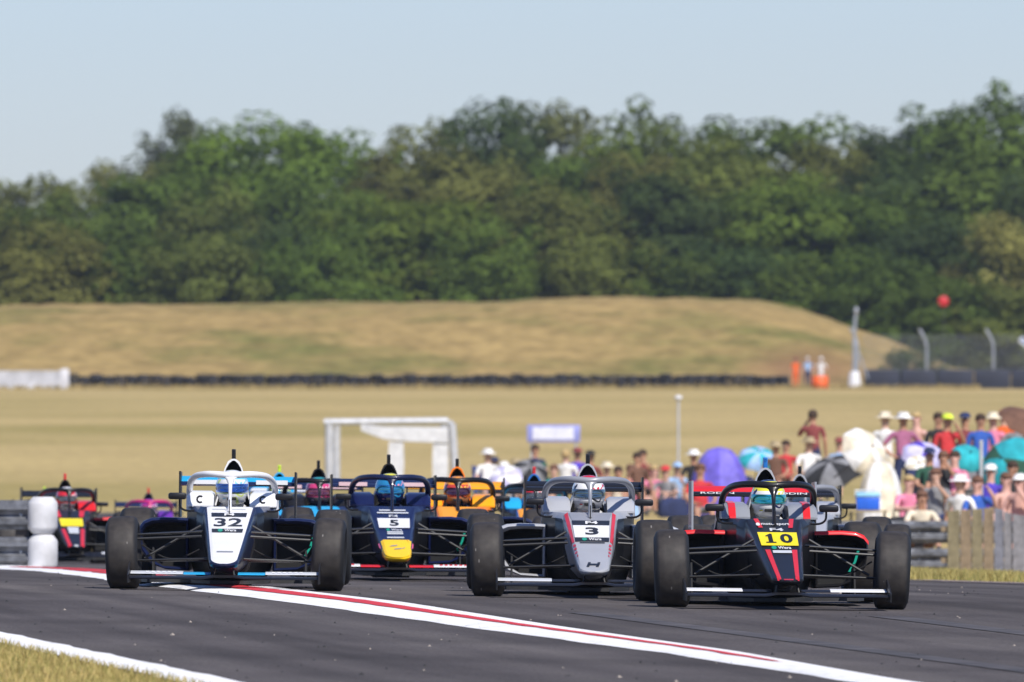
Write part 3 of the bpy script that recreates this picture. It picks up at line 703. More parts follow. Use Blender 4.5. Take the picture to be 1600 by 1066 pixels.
ME['tail_light'] = MB().box((-.04, 3.5, .27), (.04, 3.53, .33), 0, .006).mesh('tail_light')
# mirrors
for s in (1, -1):
    ME['mirror%d' % s] = MB().box((s*.33 if s > 0 else -.465, 1.16, .655), (.465 if s > 0 else -.33, 1.235, .705), 0, .016).mesh('mirror')
    ME['stalk%d' % s] = MB().tube(smooth_path([(s*.24, 1.24, .575), (s*.33, 1.22, .572), (s*.375, 1.21, .60), (s*.38, 1.205, .66)]), .008, 7).mesh('mirror_stalk')
    ME['glass%d' % s] = MB().box((s*.40-.055, 1.236, .662), (s*.40+.055, 1.239, .698)).mesh('mirror_glass')
# wheels, axis along x
def tyre(w, r, rr):
    h = w/2
    return MB().lathe([(-h*.78, rr), (-h*.97, rr+.03), (-h, (r+rr)/2), (-h*.96, r-.045), (-h*.86, r-.016), (-h*.7, r-.004), (-h*.35, r), (h*.35, r), (h*.7, r-.004), (h*.86, r-.016), (h*.96, r-.045), (h, (r+rr)/2), (h*.97, rr+.03), (h*.78, rr)], 56, 'X').mesh('tyre', 60)
def rim(w, rr):
    h = w/2*.78; b = MB().lathe([(-h, rr), (-h*.9, rr-.012), (0, rr-.03), (h*.9, rr-.012), (h, rr)], 40, 'X')
    for sx in (-1, 1):
        for k in range(8):
            a = 2*math.pi*k/8; c, s_ = math.cos(a), math.sin(a)
            b.tube([(sx*h*.55, .03*c, .03*s_), (sx*h*.7, (rr-.012)*c, (rr-.012)*s_)], .012, 6)
    return b.mesh('rim', 40)
ME['tyreF'], ME['tyreR'] = tyre(.238, .27, .165), tyre(.275, .288, .165)
ME['rimF'], ME['rimR'] = rim(.238, .167), rim(.275, .167)
ME['hub'] = MB().lathe([(-.09, .005), (-.09, .045), (-.02, .05), (-.015, .125), (.015, .125), (.02, .05), (.09, .045), (.09, .005)], 28, 'X').mesh('hub', 30)
for s in (1, -1):
    P = lambda x, y, z: (s*x, y, z)
    arms = [((.185, -.06, .43), (.66, -.01, .405)), ((.19, .42, .43), (.66, .02, .405)), ((.13, -.10, .235), (.67, -.01, .215)), ((.15, .40, .215), (.67, .02, .215)), ((.19, .08, .475), (.60, .01, .235)), ((.18, -.13, .40), (.66, -.09, .375))]
    for k, (a, b) in enumerate(arms):
        ME['arm%d_%d' % (k, s)] = MB().tube([P(*a), P(*b)], [.014 if k < 4 else .010]*2, 8, flat=.6 if k < 4 else 1).mesh('suspension_arm')
    ME['hose%d' % s] = MB().tube(smooth_path([P(.2, .1, .30), P(.34, .1, .235), P(.46, .06, .24), P(.62, .03, .33)]), .006, 6).mesh('brake_hose')
    for k, (a, b) in enumerate([((.12, 2.45, .38), (.62, 2.74, .40)), ((.12, 3.0, .38), (.62, 2.76, .40)), ((.12, 2.45, .18), (.62, 2.74, .19)), ((.12, 3.0, .18), (.62, 2.76, .19))]):
        ME['rarm%d_%d' % (k, s)] = MB().tube([P(*a), P(*b)], .013, 8, flat=.6).mesh('suspension_arm')
ME['antenna'] = MB().tube([(.0, .80, .55), (.0, .81, .66)], .004, 6).mesh('antenna')
for s in (1, -1): ME['strip%d' % s] = MB().loft([[(s*x, 1.335, z), (s*(x+.017), 1.335, z), (s*(x+.017), 1.345, z), (s*x, 1.345, z)] for x, z in ((.545, .24), (.585, .31), (.61, .40))]).mesh('sponsor_strip', 30)
ME['steering'] = MB().tube([(.13*math.cos(a), 1.22, .51 + .08*math.sin(a)) for a in [2*math.pi*k/20 for k in range(21)]], .014, 8).box((-.09, 1.205, .47), (.09, 1.235, .55), 0, .01).mesh('steering_wheel')

# flat lettering and stripes that follow the top of the nose; x and height as seen from the front
_dg = bpy.context.evaluated_depsgraph_get
def text_shape(t, bold=.0):
    cu = bpy.data.curves.new('t', 'FONT'); cu.body = t; cu.size = 1; cu.offset = bold; cu.resolution_u = 3
    o = bpy.data.objects.new('t', cu); COL.objects.link(o); bpy.context.view_layer.update()
    me = bpy.data.meshes.new_from_object(o.evaluated_get(_dg()))
    v = np.array([q.co[:2] for q in me.vertices]); f = [tuple(p.vertices) for p in me.polygons]
    bpy.data.objects.remove(o); bpy.data.meshes.remove(me); bpy.data.curves.remove(cu)
    v = (v - v.min(0)) / np.maximum(v.max(0) - v.min(0), 1e-6)
    return v, f
def on_nose(name, v2, f, material, parent, off=.003):
    V = []
    for x, h in v2:
        y = y_of(h); z = n_top(y) + off; w = n_wid(y)
        if y < NY0: y -= off*1.2
        t = abs(x)/max(w, .01)
        if t > .84: z -= min(.05, (n_top(y)-n_bot(y))*.36)*float(np.interp(t, [.84, .95, 1], [.05, .35, 1]))
        V.append((x, y, z))
    me = bpy.data.meshes.new(name); me.from_pydata(V, [], f)
    return obj(name, me, material, parent)
def nose_text(t, x0, x1, h0, h1, material, parent, off=.006, bold=.0, name='lettering'):
    v, f = text_shape(t, bold)
    return on_nose(name, [(lerp(x0, x1, a), lerp(h0, h1, b)) for a, b in v], f, material, parent, off)
def nose_quad(name, pts_lo, pts_hi, material, parent, off=.003, n=10, m=8):
    """patch between the bottom edge (x0,x1,h) and the top edge (x0,x1,h)"""
    v, f = [], []
    for i in range(n+1):
        t = i/n
        a, b, h = lerp(pts_lo[0], pts_hi[0], t), lerp(pts_lo[1], pts_hi[1], t), lerp(pts_lo[2], pts_hi[2], t)
        v += [(lerp(a, b, j/m), h) for j in range(m+1)]
    for i in range(n):
        for j in range(m): k = i*(m+1)+j; f.append((k, k+1, k+m+2, k+m+1))
    return on_nose(name, v, f, material, parent, off)
def nose_panel(name, h0, h1, frac, material, parent, off=.003, round_h=.03):
    v, f = [], []; n, m = 40, 12
    for i in range(n+1):
        t = (i/n)**1.6; h = lerp(h0, h1, t); y = y_of(h); w = n_wid(y)*frac
        if round_h and h - h0 < round_h: w *= math.sqrt(max(.0025, 1 - (1-(h-h0)/round_h)**2))
        v += [(lerp(-w, w, j/m), h) for j in range(m+1)]
    for i in range(n):
        for j in range(m): k = i*(m+1)+j; f.append((k, k+1, k+m+2, k+m+1))
    return on_nose(name, v, f, material, parent, off)
def nose_disc(x, h, rx, rh, material, parent, off=.006):
    v = [(x, h)] + [(x + rx*math.cos(a), h + rh*math.sin(a)) for a in [2*math.pi*k/20 for k in range(20)]]
    return on_nose('badge', v, [(0, 1+k, 1+(k+1) % 20) for k in range(20)], material, parent, off)
def nose_poly(name, pts, material, parent, off=.006):
    return on_nose(name, pts, [tuple(range(len(pts)))], material, parent, off)
def flat_text(t, x0, x1, z0, z1, y, material, parent, name='lettering', bold=0):
    v, f = text_shape(t, bold); me = bpy.data.meshes.new(name)
    me.from_pydata([(lerp(x0, x1, a), y, lerp(z0, z1, b)) for a, b in v], [], f)
    return obj(name, me, material, parent)

M_TYRE = bpy.data.materials.new('tyre_rubber'); M_TYRE.use_nodes = True
def _tyre():
    n, l = M_TYRE.node_tree.nodes, M_TYRE.node_tree.links; p = n['Principled BSDF']; p.inputs['Roughness'].default_value = .62; p.inputs['Specular IOR Level'].default_value = .3
    tc = n.new('ShaderNodeTexCoord'); oi = n.new('ShaderNodeObjectInfo')
    ad = n.new('ShaderNodeVectorMath'); ad.operation = 'ADD'; l.new(tc.outputs['Object'], ad.inputs[0]); l.new(oi.outputs['Random'], ad.inputs[1])
    sp = n.new('ShaderNodeSeparateXYZ'); l.new(tc.outputs['Object'], sp.inputs[0])
    ab = n.new('ShaderNodeMath'); ab.operation = 'ABSOLUTE'; l.new(sp.outputs[0], ab.inputs[0])
    ns = n.new('ShaderNodeTexNoise'); ns.inputs['Scale'].default_value = 16; ns.inputs['Detail'].default_value = 6; l.new(ad.outputs[0], ns.inputs['Vector'])
    r = ramp(n, [(.3, (.024, .021, .020)), (.6, (.040, .035, .032)), (.8, (.056, .048, .042))]); l.new(ns.outputs[0], r.inputs[0])
    # worn tread is browner than the clean black side wall
    e = n.new('ShaderNodeMapRange'); e.inputs['From Min'].default_value = .085; e.inputs['From Max'].default_value = .105; l.new(ab.outputs[0], e.inputs['Value'])
    mx = n.new('ShaderNodeMix'); mx.data_type = 'RGBA'; l.new(e.outputs[0], mx.inputs[0]); l.new(r.outputs[0], mx.inputs[6]); mx.inputs[7].default_value = (.017, .018, .02, 1)
    vo = n.new('ShaderNodeTexVoronoi'); vo.inputs['Scale'].default_value = 7; 
    mp = n.new('ShaderNodeMapping'); mp.inputs['Scale'].default_value = (2.2, 1, .6); l.new(ad.outputs[0], mp.inputs['Vector']); l.new(mp.outputs[0], vo.inputs['Vector'])
    lt = n.new('ShaderNodeMath'); lt.operation = 'LESS_THAN'; lt.inputs[1].default_value = .075; l.new(vo.outputs['Distance'], lt.inputs[0])
    m2 = n.new('ShaderNodeMix'); m2.data_type = 'RGBA'; l.new(lt.outputs[0], m2.inputs[0]); l.new(mx.outputs[2], m2.inputs[6]); m2.inputs[7].default_value = (.16, .15, .14, 1)
    l.new(m2.outputs[2], p.inputs['Base Color'])
    b = n.new('ShaderNodeBump'); b.inputs['Strength'].default_value = .25; b.inputs['Distance'].default_value = .006; l.new(ns.outputs[0], b.inputs['Height']); l.new(b.outputs[0], p.inputs['Normal'])
_tyre()
def cp(name, col, rough=.36, coat=.6, metal=0.0):
    m = mat('paint_' + name, col, rough, metal, coat*.3, .05, 3); m.node_tree.nodes['Principled BSDF'].inputs['Specular IOR Level'].default_value = .25
    return m
BLACK = cp('carbon_black', (.012, .012, .014), .38, .4); NAVY = cp('navy', (.010, .016, .055)); NAVY2 = cp('deep_navy', (.008, .013, .06))
WHITE = cp('white', (.74, .74, .75), .35, .3); RED = cp('red', (.62, .02, .025)); SILVER = cp('silver', (.40, .41, .44), .34, .5, .1); GREY = cp('mid_grey', (.27, .28, .31), .35, .5, .1)
ORANGE = cp('orange', (.85, .20, .01)); AMBER = cp('amber', (.85, .33, .01)); CYAN = cp('cyan', (.02, .35, .65)); BLUE = cp('bright_blue', (.02, .16, .50)); YEL = cp('yellow', (.85, .68, .01), .4, .3)
MAG = cp('magenta', (.52, .02, .16)); PURP = cp('purple', (.12, .03, .30)); LIME = cp('lime', (.55, .75, .04)); PINK = cp('pink', (.65, .10, .22)); TEAL = cp('sponsor_green', (.01, .30, .20)); PALE = cp('pale_grey', (.55, .57, .60), .4, .2)
YELW = cp('warm_yellow', (.88, .56, .008), .4, .3); PINKW = cp('pinkish_white', (.68, .48, .5)); MATT = mat('matt_black', (.006, .006, .007), .8, var=.1); STEEL = mat('arm_carbon', (.010, .010, .011), .5, 0, .1); BRIGHT = mat('hub_metal', (.35, .35, .36), .35, .8)
GLASS = mat('mirror_glass', (.6, .65, .7), .05, 1.0, var=.02); TAIL = mat('tail_light_red', (.4, .01, .01), .3)
DIRTY = mat('floor_carbon', (.028, .028, .030), .5, var=.3, scale=8)

def helmet_mat(name, bands, spot, stripe):
    """painted helmet: bands by height, a swirl of a second colour"""
    m = bpy.data.materials.new('helmet_' + name); m.use_nodes = True; n, l = m.node_tree.nodes, m.node_tree.links
    p = n['Principled BSDF']; p.inputs['Roughness'].default_value = .25; p.inputs['Coat Weight'].default_value = .8
    tc = n.new('ShaderNodeTexCoord'); sp = n.new('ShaderNodeSeparateXYZ'); l.new(tc.outputs['Object'], sp.inputs[0])
    mr = n.new('ShaderNodeMapRange'); mr.inputs['From Min'].default_value = -.14; mr.inputs['From Max'].default_value = .14; l.new(sp.outputs[2], mr.inputs['Value'])
    r = ramp(n, bands, 'CONSTANT'); l.new(mr.outputs[0], r.inputs[0])
    ns = n.new('ShaderNodeTexNoise'); ns.inputs['Scale'].default_value = 9; ns.inputs['Detail'].default_value = 1; ns.inputs['Distortion'].default_value = 1.2; l.new(tc.outputs['Object'], ns.inputs['Vector'])
    gt = n.new('ShaderNodeMath'); gt.operation = 'GREATER_THAN'; gt.inputs[1].default_value = .62; l.new(ns.outputs[0], gt.inputs[0])
    mx = n.new('ShaderNodeMix'); mx.data_type = 'RGBA'; l.new(gt.outputs[0], mx.inputs[0]); l.new(r.outputs[0], mx.inputs[6]); mx.inputs[7].default_value = (*spot, 1)
    lt = n.new('ShaderNodeMath'); lt.operation = 'LESS_THAN'; lt.inputs[1].default_value = .34; l.new(ns.outputs[0], lt.inputs[0])
    m2 = n.new('ShaderNodeMix'); m2.data_type = 'RGBA'; l.new(lt.outputs[0], m2.inputs[0]); l.new(mx.outputs[2], m2.inputs[6]); m2.inputs[7].default_value = (*stripe, 1)
    l.new(m2.outputs[2], p.inputs['Base Color'])
    return m
def helmet_mesh():
    b = MB(); secs = []
    for i in range(15):
        a = math.pi*i/14 - math.pi/2; z = .133*math.sin(a); rr = max(math.cos(a), .02)**.85
        row = []
        for j in range(28):
            t = 2*math.pi*j/28; x, y = .124*rr*math.cos(t), .145*rr*math.sin(t)
            if y < 0 and z < -.03: y *= 1.10           # chin bar
            if z < -.1: x *= 1.2
            row.append((x, y, z))
        secs.append(row)
    b.loft(secs); return b.mesh('helmet', 50)
def visor_mesh():
    v = []; n, m = 16, 6
    secs = []
    for i in range(m+1):
        z = lerp(-.036, .030, i/m); rr = max(math.cos(math.asin(z/.133)), .1)**.85
        secs.append([(.128*rr*math.cos(t), .150*rr*math.sin(t)*(1.06 if z < -.02 else 1), z) for t in [R(lerp(196, 344, k/n)) for k in range(n+1)]])
    return MB().loft(secs, False, False, False).mesh('visor', 60)
ME['helmet'], ME['visor'] = helmet_mesh(), visor_mesh()
ME['helm_vent'] = MB().box((-.035, -.158, -.092), (.035, -.145, -.070), 0, .005).mesh('chin_vent')

def skin_mesh(name, joints, bones, root, sub=1, classify=None):
    """one continuous body grown round a stick figure"""
    names = list(joints); me = bpy.data.meshes.new(name)
    me.from_pydata([joints[k][0] for k in names], [(names.index(a), names.index(b)) for a, b in bones], [])
    o = bpy.data.objects.new(name, me); COL.objects.link(o); md = o.modifiers.new('s', 'SKIN'); md.branch_smoothing = .3
    for i, k in enumerate(names):
        r = joints[k][1]; r = r if isinstance(r, tuple) else (r, r)
        me.skin_vertices[0].data[i].radius = r; me.skin_vertices[0].data[i].use_root = (k == root)
    sb = o.modifiers.new('u', 'SUBSURF'); sb.levels = sub; sb.render_levels = sub
    bpy.context.view_layer.update()
    m2 = bpy.data.meshes.new_from_object(o.evaluated_get(_dg())); m2.name = name
    bpy.data.objects.remove(o); bpy.data.meshes.remove(me)
    if classify:
        idx = []
        J = {k: Vector(joints[k][0]) for k in names}
        for p in m2.polygons:
            c = p.center; best = None
            for a, b in bones:
                A, B = J[a], J[b]; t = max(0, min(1, (c-A).dot(B-A)/max((B-A).length_squared, 1e-9))); dd = (A.lerp(B, t)-c).length
                ra, rb = [(q[0] if isinstance(q, tuple) else q) for q in (joints[a][1], joints[b][1])]
                dd -= lerp(ra, rb, t)
                if best is None or dd < best[0]: best = (dd, a, b, t)
            idx.append(classify(best[1], best[2], best[3]))
        m2.polygons.foreach_set('material_index', idx)
    m2.polygons.foreach_set('use_smooth', [True]*len(m2.polygons))
    return m2
dj = {'pel': ((0, 1.78, .24), .15), 'bel': ((0, 1.74, .38), .14), 'che': ((0, 1.71, .50), .15), 'nek': ((0, 1.67, .60), .065), 'hed': ((0, 1.62, .74), .085)}
db = [('pel', 'bel'), ('bel', 'che'), ('che', 'nek'), ('nek', 'hed')]
for s, t in ((1, 'r'), (-1, 'l')):
    dj.update({'sh'+t: ((s*.15, 1.68, .545), .06), 'el'+t: ((s*.19, 1.45, .42), .045), 'wr'+t: ((s*.13, 1.27, .50), .033), 'pa'+t: ((s*.115, 1.225, .525), .04),
               'th'+t: ((s*.10, 1.45, .27), .07), 'kn'+t: ((s*.11, 1.10, .36), .055), 'an'+t: ((s*.09, .6, .24), .04)})
    db += [('che', 'sh'+t), ('sh'+t, 'el'+t), ('el'+t, 'wr'+t), ('wr'+t, 'pa'+t), ('pel', 'th'+t), ('th'+t, 'kn'+t), ('kn'+t, 'an'+t)]
    for q in range(4):   # gloved fingers wrapped round the wheel rim
        dj['f%s%d' % (t, q)] = ((s*(.135), 1.195, .545 - q*.02), .011); dj['g%s%d' % (t, q)] = ((s*.145, 1.225, .548 - q*.021), .010)
        db += [('pa'+t, 'f%s%d' % (t, q)), ('f%s%d' % (t, q), 'g%s%d' % (t, q))]
    dj['u'+t] = ((s*.09, 1.20, .55), .012); db.append(('pa'+t, 'u'+t))
ME['driver'] = skin_mesh('driver_body', dj, db, 'pel')

CARS = []
def make_car(px, s, yaw, c, label, steer=-2.0, drop=0.0):
    yaw = -yaw; d = FPX/s; g = gp(px, d); g.z -= drop
    root = empty('racing_car', g, R(yaw)); root.rotation_euler = (0, R(.55), R(yaw))
    tag(root, label, 'racing car', 'single seat racing cars in the pack')
    P = lambda name, key, m, par=root, **k: obj(name, ME[key], m, par, **k)
    body, halo, hr = c['body'], c['halo'], c['headrest']
    P('chassis', 'tub', [c.get('tub', body), BLACK]); nose = P('nose', 'nose', [c.get('nose', body), c.get('tip', c.get('nose', body))]); P('engine_cover', 'engine_cover', c.get('cover', body))
    ab = P('airbox', 'airbox_rim', c['airbox']); P('inlet', 'airbox_inlet', MATT, ab)
    tc = P('camera_pod', 'camera_pod', c['tcam']); P('lens', 'camera_lens', BLACK, tc, loc=(0, 1.948, 1.008), rot=(R(90), 0, 0))
    hl = P('halo', 'halo', halo); P('pillar', 'halo_pillar', halo, hl)
    for k in (1, -1):
        h = P('headrest', 'headrest%d' % k, hr)
        if 'hbar' in c:
            b = MB().loft([[(k*x, y, z) for x, y, z in ((.235, 1.412, .602), (.285, 1.412, .602), (.285, 1.418, .612), (.285, 1.495, .679), (.285, 1.595, .709), (.235, 1.595, .709), (.235, 1.495, .679), (.235, 1.418, .612))][i:i+1]*1 for i in ()] or [[(k*.235, y, z) for y, z in ((1.41, .60), (1.414, .617), (1.495, .679), (1.597, .710), (1.9, .72))], [(k*.285, y, z) for y, z in ((1.41, .60), (1.414, .617), (1.495, .679), (1.597, .710), (1.9, .72))]], False, False, False)
            obj('bar', b.mesh('bar', 0), c['hbar'], h)
        if 'hlogo' in c:
            v = [(k*.235 + .030*math.cos(a)*q, 1.47, .655 + .030*math.sin(a)*q) for q in (1, .55) for a in [R(50 + 26*i) for i in range(11)]]
            me = bpy.data.meshes.new('logo'); me.from_pydata([(x, lerp(1.42, 1.50, (z-.615)/.06) - .004, z) for x, y, z in v], [], [(i, i+1, i+12, i+11) for i in range(10)])
            obj('logo', me, c['hlogo'], h)
        sp = P('sidepod', 'sidepod%d' % k, c.get('pod', body)); P('inlet', 'inlet%d' % k, MATT, sp)
        if 'podstripe' in c: P('stripe', 'sp_stripe%d' % k, c['podstripe'], sp)
        P('turning_vane', 'vane%d' % k, MATT)
        mi = P('mirror', 'mirror%d' % k, BLACK); P('stalk', 'stalk%d' % k, BLACK, mi); P('glass', 'glass%d' % k, GLASS, mi)
        for j in range(6): P('suspension_arm', 'arm%d_%d' % (j, k), c.get('arms', STEEL))
        for j in range(4): P('suspension_arm', 'rarm%d_%d' % (j, k), STEEL)
        P('brake_hose', 'hose%d' % k, MATT)
        for y, x, t, rz in ((0, .755, 'F', R(steer)), (2.75, .738, 'R', 0)):
            w = P('wheel', 'hub', BRIGHT, loc=(k*x, y, .27 if t == 'F' else .288), rot=(random.uniform(0, 6), 0, 0) if t == 'R' else (random.uniform(0, 6), 0, 0))
            w.rotation_euler = Euler((random.uniform(0, 6.28), 0, 0)); w.rotation_mode = 'XYZ'
            if t == 'F': w.rotation_euler = (Matrix.Rotation(rz, 3, 'Z') @ Matrix.Rotation(R(k*2.0), 3, 'Y') @ Matrix.Rotation(random.uniform(0, 6.28), 3, 'X')).to_euler()
            P('tyre', 'tyre' + t, M_TYRE, w); P('rim', 'rim' + t, BLACK, w)
    obj('antenna', ME['antenna'], MATT, root)
    P('sponsor_strip', 'strip1', TEAL)
    fw = P('front_wing', 'main_plane', c.get('wing', BLACK))
    for k in (1, -1):
        f1 = P('flap', 'flap%d' % k, c['flap'], fw); P('inner_flap', 'flap_in%d' % k, c.get('flap_in', BLACK), fw)
        P('endplate', 'endplate%d' % k, c.get('endplate', BLACK), fw); P('pylon', 'pylon%d' % k, BLACK, fw)
    rw_ = P('rear_wing', 'rear_main', c['rwing']); P('flap', 'rear_flap', c.get('rflap', c['rwing']), rw_); P('post', 'rear_post', BLACK, rw_)
    for k in (1, -1): P('endplate', 'rear_endplate%d' % k, c.get('rplate', BLACK), rw_)
    if 'rtext' in c:
        t, m = c['rtext']
        for x0, x1 in ((-.38, -.14), (.14, .38)):
            if t: flat_text(t, x0, x1, .758, .772, 3.292, m, rw_, bold=.02)
            else:
                me = MB().box((x0, 3.288, .752), (x1, 3.296, .785)).mesh('sponsor_band'); obj('sponsor_band', me, m, rw_)
    P('floor', 'floor', DIRTY); P('plank', 'plank', MATT); P('gearbox', 'gearbox', BLACK); P('tail_light', 'tail_light', TAIL); P('steering_wheel', 'steering', BLACK)
    for fn in c.get('decals', []): fn(nose)
    # the driver sits in the car: a person of its own
    pr = obj('person', ME['driver'], c.get('suit', cp('suit_dark', (.03, .03, .04), .8, 0)), None, g); pr.rotation_euler = root.rotation_euler
    tag(pr, c['driver'], 'person', 'racing drivers in their cockpits')
    he = obj('helmet', ME['helmet'], c['helmet'], pr, (c.get('hx', 0), 1.60, .742)); obj('visor', ME['visor'], c['visor'], he); obj('chin_vent', ME['helm_vent'], MATT, he)
    CARS.append(root)
    return root, fw

def visor(name, col): return mat('visor_' + name, col, .08, .75, 1.0, .25, 12)
W_, K_, N_, Y_, R_ = (.75, .75, .75), (.015, .015, .018), (.012, .02, .10), (.75, .70, .03), (.60, .02, .03)
H32 = helmet_mat('ice', [(0, W_), (.34, (.55, .68, .12)), (.60, W_), (.72, (.15, .5, .7)), (.78, W_)], (.25, .58, .76), (.62, .74, .2))
H10 = helmet_mat('yellow_navy', [(0, W_), (.38, N_), (.60, W_), (.69, Y_), (.93, N_)], Y_, N_)
H3 = helmet_mat('white_red', [(0, (.45, .45, .47)), (.3, W_), (.86, R_)], R_, K_)
H5 = helmet_mat('blue_yellow', [(0, N_), (.35, (.02, .06, .3)), (.62, (.02, .2, .42)), (.8, Y_)], (.65, .25, .35), (.02, .25, .5))
HPK = helmet_mat('pink_teal', [(0, (.1, .1, .12)), (.3, (.6, .05, .18)), (.75, (.02, .3, .3))], (.75, .55, .6), (.1, .02, .05))
HOR_ = helmet_mat('orange_red', [(0, (.6, .25, .1)), (.3, (.55, .05, .03)), (.7, (.8, .3, .02))], (.85, .5, .05), K_)
HRD = helmet_mat('red_white', [(0, (.3, .3, .32)), (.3, R_), (.8, W_)], W_, R_)
HMG = helmet_mat('magenta_white', [(0, W_), (.4, (.5, .03, .25)), (.7, PURP and (.12, .03, .3))], W_, (.5, .03, .2))
HLM = helmet_mat('lime_blue', [(0, (.05, .2, .5)), (.4, (.5, .7, .08)), (.7, (.05, .3, .6))], W_, N_)

def d32(n):
    p = nose_panel('nose_panel', .2065, .602, .86, WHITE, n, .003, 0)
    nose_quad('band', (-.128, .128, .530), (-.133, .133, .558), BLACK, p, .005); nose_text('F4', -.035, .04, .536, .553, WHITE, p, .008, .03)
    nose_text('32', -.105, .105, .462, .520, BLACK, p, .006, .02, 'number')
    nose_quad('band', (-.112, .112, .420), (-.116, .116, .446), BLACK, p, .005); nose_disc(-.052, .433, .018, .011, TEAL, p, .008); nose_text('Wera', -.022, .066, .425, .442, WHITE, p, .008, .02)
    nose_quad('fine_line', (-.06, .06, .283), (-.06, .06, .291), GREY, p, .006); nose_quad('fine_line', (-.13, .12, .580), (-.13, .12, .586), PALE, p, .006)
def d10(n):
    for s in (1, -1):
        nose_quad('stripe', (s*.088, s*.118, .545), (s*.108, s*.140, .604), RED, n, .004)
        nose_quad('stripe', (s*.048, s*.074, .212), (s*.074, s*.110, .402), RED, n, .004)
    nose_quad('stripe', (-.03, .03, .206), (-.035, .035, .212), RED, n, .006)
    nose_text('motorsport', -.095, .10, .556, .575, WHITE, n, .006, .01); nose_disc(-.118, .564, .014, .010, WHITE, n, .008)
    nose_text('F4', -.045, .05, .522, .541, PALE, n, .006, .03)
    q = nose_quad('number_plate', (-.128, .128, .428), (-.136, .136, .514), YEL, n, .005)
    nose_text('0', .012, .098, .443, .502, BLACK, q, .008, .03, 'number')
    nose_poly('number', [(-.070, .449), (-.040, .449), (-.040, .502), (-.056, .502), (-.085, .490), (-.085, .483), (-.070, .487)], BLACK, q, .008)
    nose_quad('number_foot', (-.090, -.020, .443), (-.090, -.020, .4495), BLACK, q, .008)
    nose_disc(-.045, .414, .018, .011, TEAL, n, .006); nose_text('Wera', -.018, .072, .405, .423, WHITE, n, .006, .02)
    w = nose_quad('sponsor_band', (-.06, .07, .380), (-.06, .07, .397), PALE, n, .005)
def d3(n):
    for s in (1, -1):
        nose_quad('stripe', (s*.128, s*.150, .405), (s*.163, s*.188, .602), RED, n, .004)
        for k in range(4): nose_poly('mark', [(s*(.122-.004*k), .385-.022*k), (s*(.140-.004*k), .392-.022*k), (s*(.136-.004*k), .378-.022*k), (s*(.118-.004*k), .371-.022*k)][::s], RED, n, .005)
    nose_quad('top_panel', (-.135, .135, .548), (-.158, .158, .600), GREY, n, .003)
    nose_quad('band', (-.133, .133, .514), (-.138, .138, .546), BLACK, n, .005); nose_text('F4', -.04, .05, .52, .54, WHITE, n, .008, .03)
    q = nose_quad('number_plate', (-.124, .124, .430), (-.132, .132, .513), WHITE, n, .005); nose_text('3', -.045, .052, .447, .497, BLACK, q, .008, .03, 'number')
    nose_quad('band', (-.122, .122, .404), (-.124, .124, .429), BLACK, n, .005); nose_disc(-.055, .416, .018, .010, TEAL, n, .008); nose_text('Wera', -.025, .068, .408, .425, WHITE, n, .008, .02)
    for a in ((-.055, -.028), (.012, .040)): nose_poly('emblem', [(a[0], .234), (a[0]+.02, .234), (a[1]+.008, .262), (a[1]-.012, .262)], BLACK, n, .005)
    nose_poly('emblem', [(-.035, .244), (.040, .244), (.043, .252), (-.032, .252)], BLACK, n, .006)
    nose_quad('fine_line', (-.09, .09, .392), (-.09, .09, .398), BLACK, n, .005)
def d5(n):
    nose_panel('yellow_tip', .2055, .340, .93, YELW, n, .004, 0)
    for s in (1, -1): nose_poly('pink_patch', [(s*.145, .350), (s*.085, .342), (s*.10, .322), (s*.125, .305), (s*.138, .32)][::s], PINK, n, .007)
    for a, b, h in ((-.06, .0, .285), (-.03, .03, .262), (.035, .06, .268)): nose_poly('mark', [(a, h), (b, h+.004), (b+.01, h+.014), (a+.02, h+.010)], GREY, n, .007)
    q = nose_quad('number_plate', (-.126, .126, .432), (-.134, .134, .507), WHITE, n, .005); nose_text('5', -.035, .04, .445, .492, BLACK, q, .008, .03, 'number')
    nose_text('F4', -.035, .04, .515, .533, PALE, n, .006, .03)
    for h, w in ((.565, .11), (.545, .13), (.395, .065), (.382, .065), (.352, .07)): nose_quad('fine_line', (-w, w, h), (-w, w, h+.010), PALE, n, .005)
    nose_disc(-.055, .417, .015, .010, TEAL, n, .006); nose_text('Wera', -.03, .06, .409, .425, PALE, n, .006, .02)
def dred(n):
    for s in (1, -1):
        nose_quad('stripe', (s*.050, s*.090, .215), (s*.09, s*.135, .402), RED, n, .004); nose_quad('stripe', (s*.10, s*.15, .53), (s*.12, s*.18, .604), RED, n, .004)
    nose_quad('number_plate', (-.128, .128, .428), (-.136, .136, .514), YEL, n, .005); nose_quad('sponsor_band', (-.05, .06, .35), (-.06, .07, .42), PALE, n, .005)
    nose_quad('tip_patch', (-.02, .02, .21), (-.025, .025, .225), WHITE, n, .005)
def top_panel(m):
    def f(n): nose_panel('nose_panel', .40, .603, .9, m, n, .004, .01)
    return f
SUITS = {k: cp('suit_' + k, v, .8, 0) for k, v in dict(white=(.6, .6, .62), red=(.4, .03, .03), navy=(.02, .03, .08), grey=(.3, .3, .32)).items()}

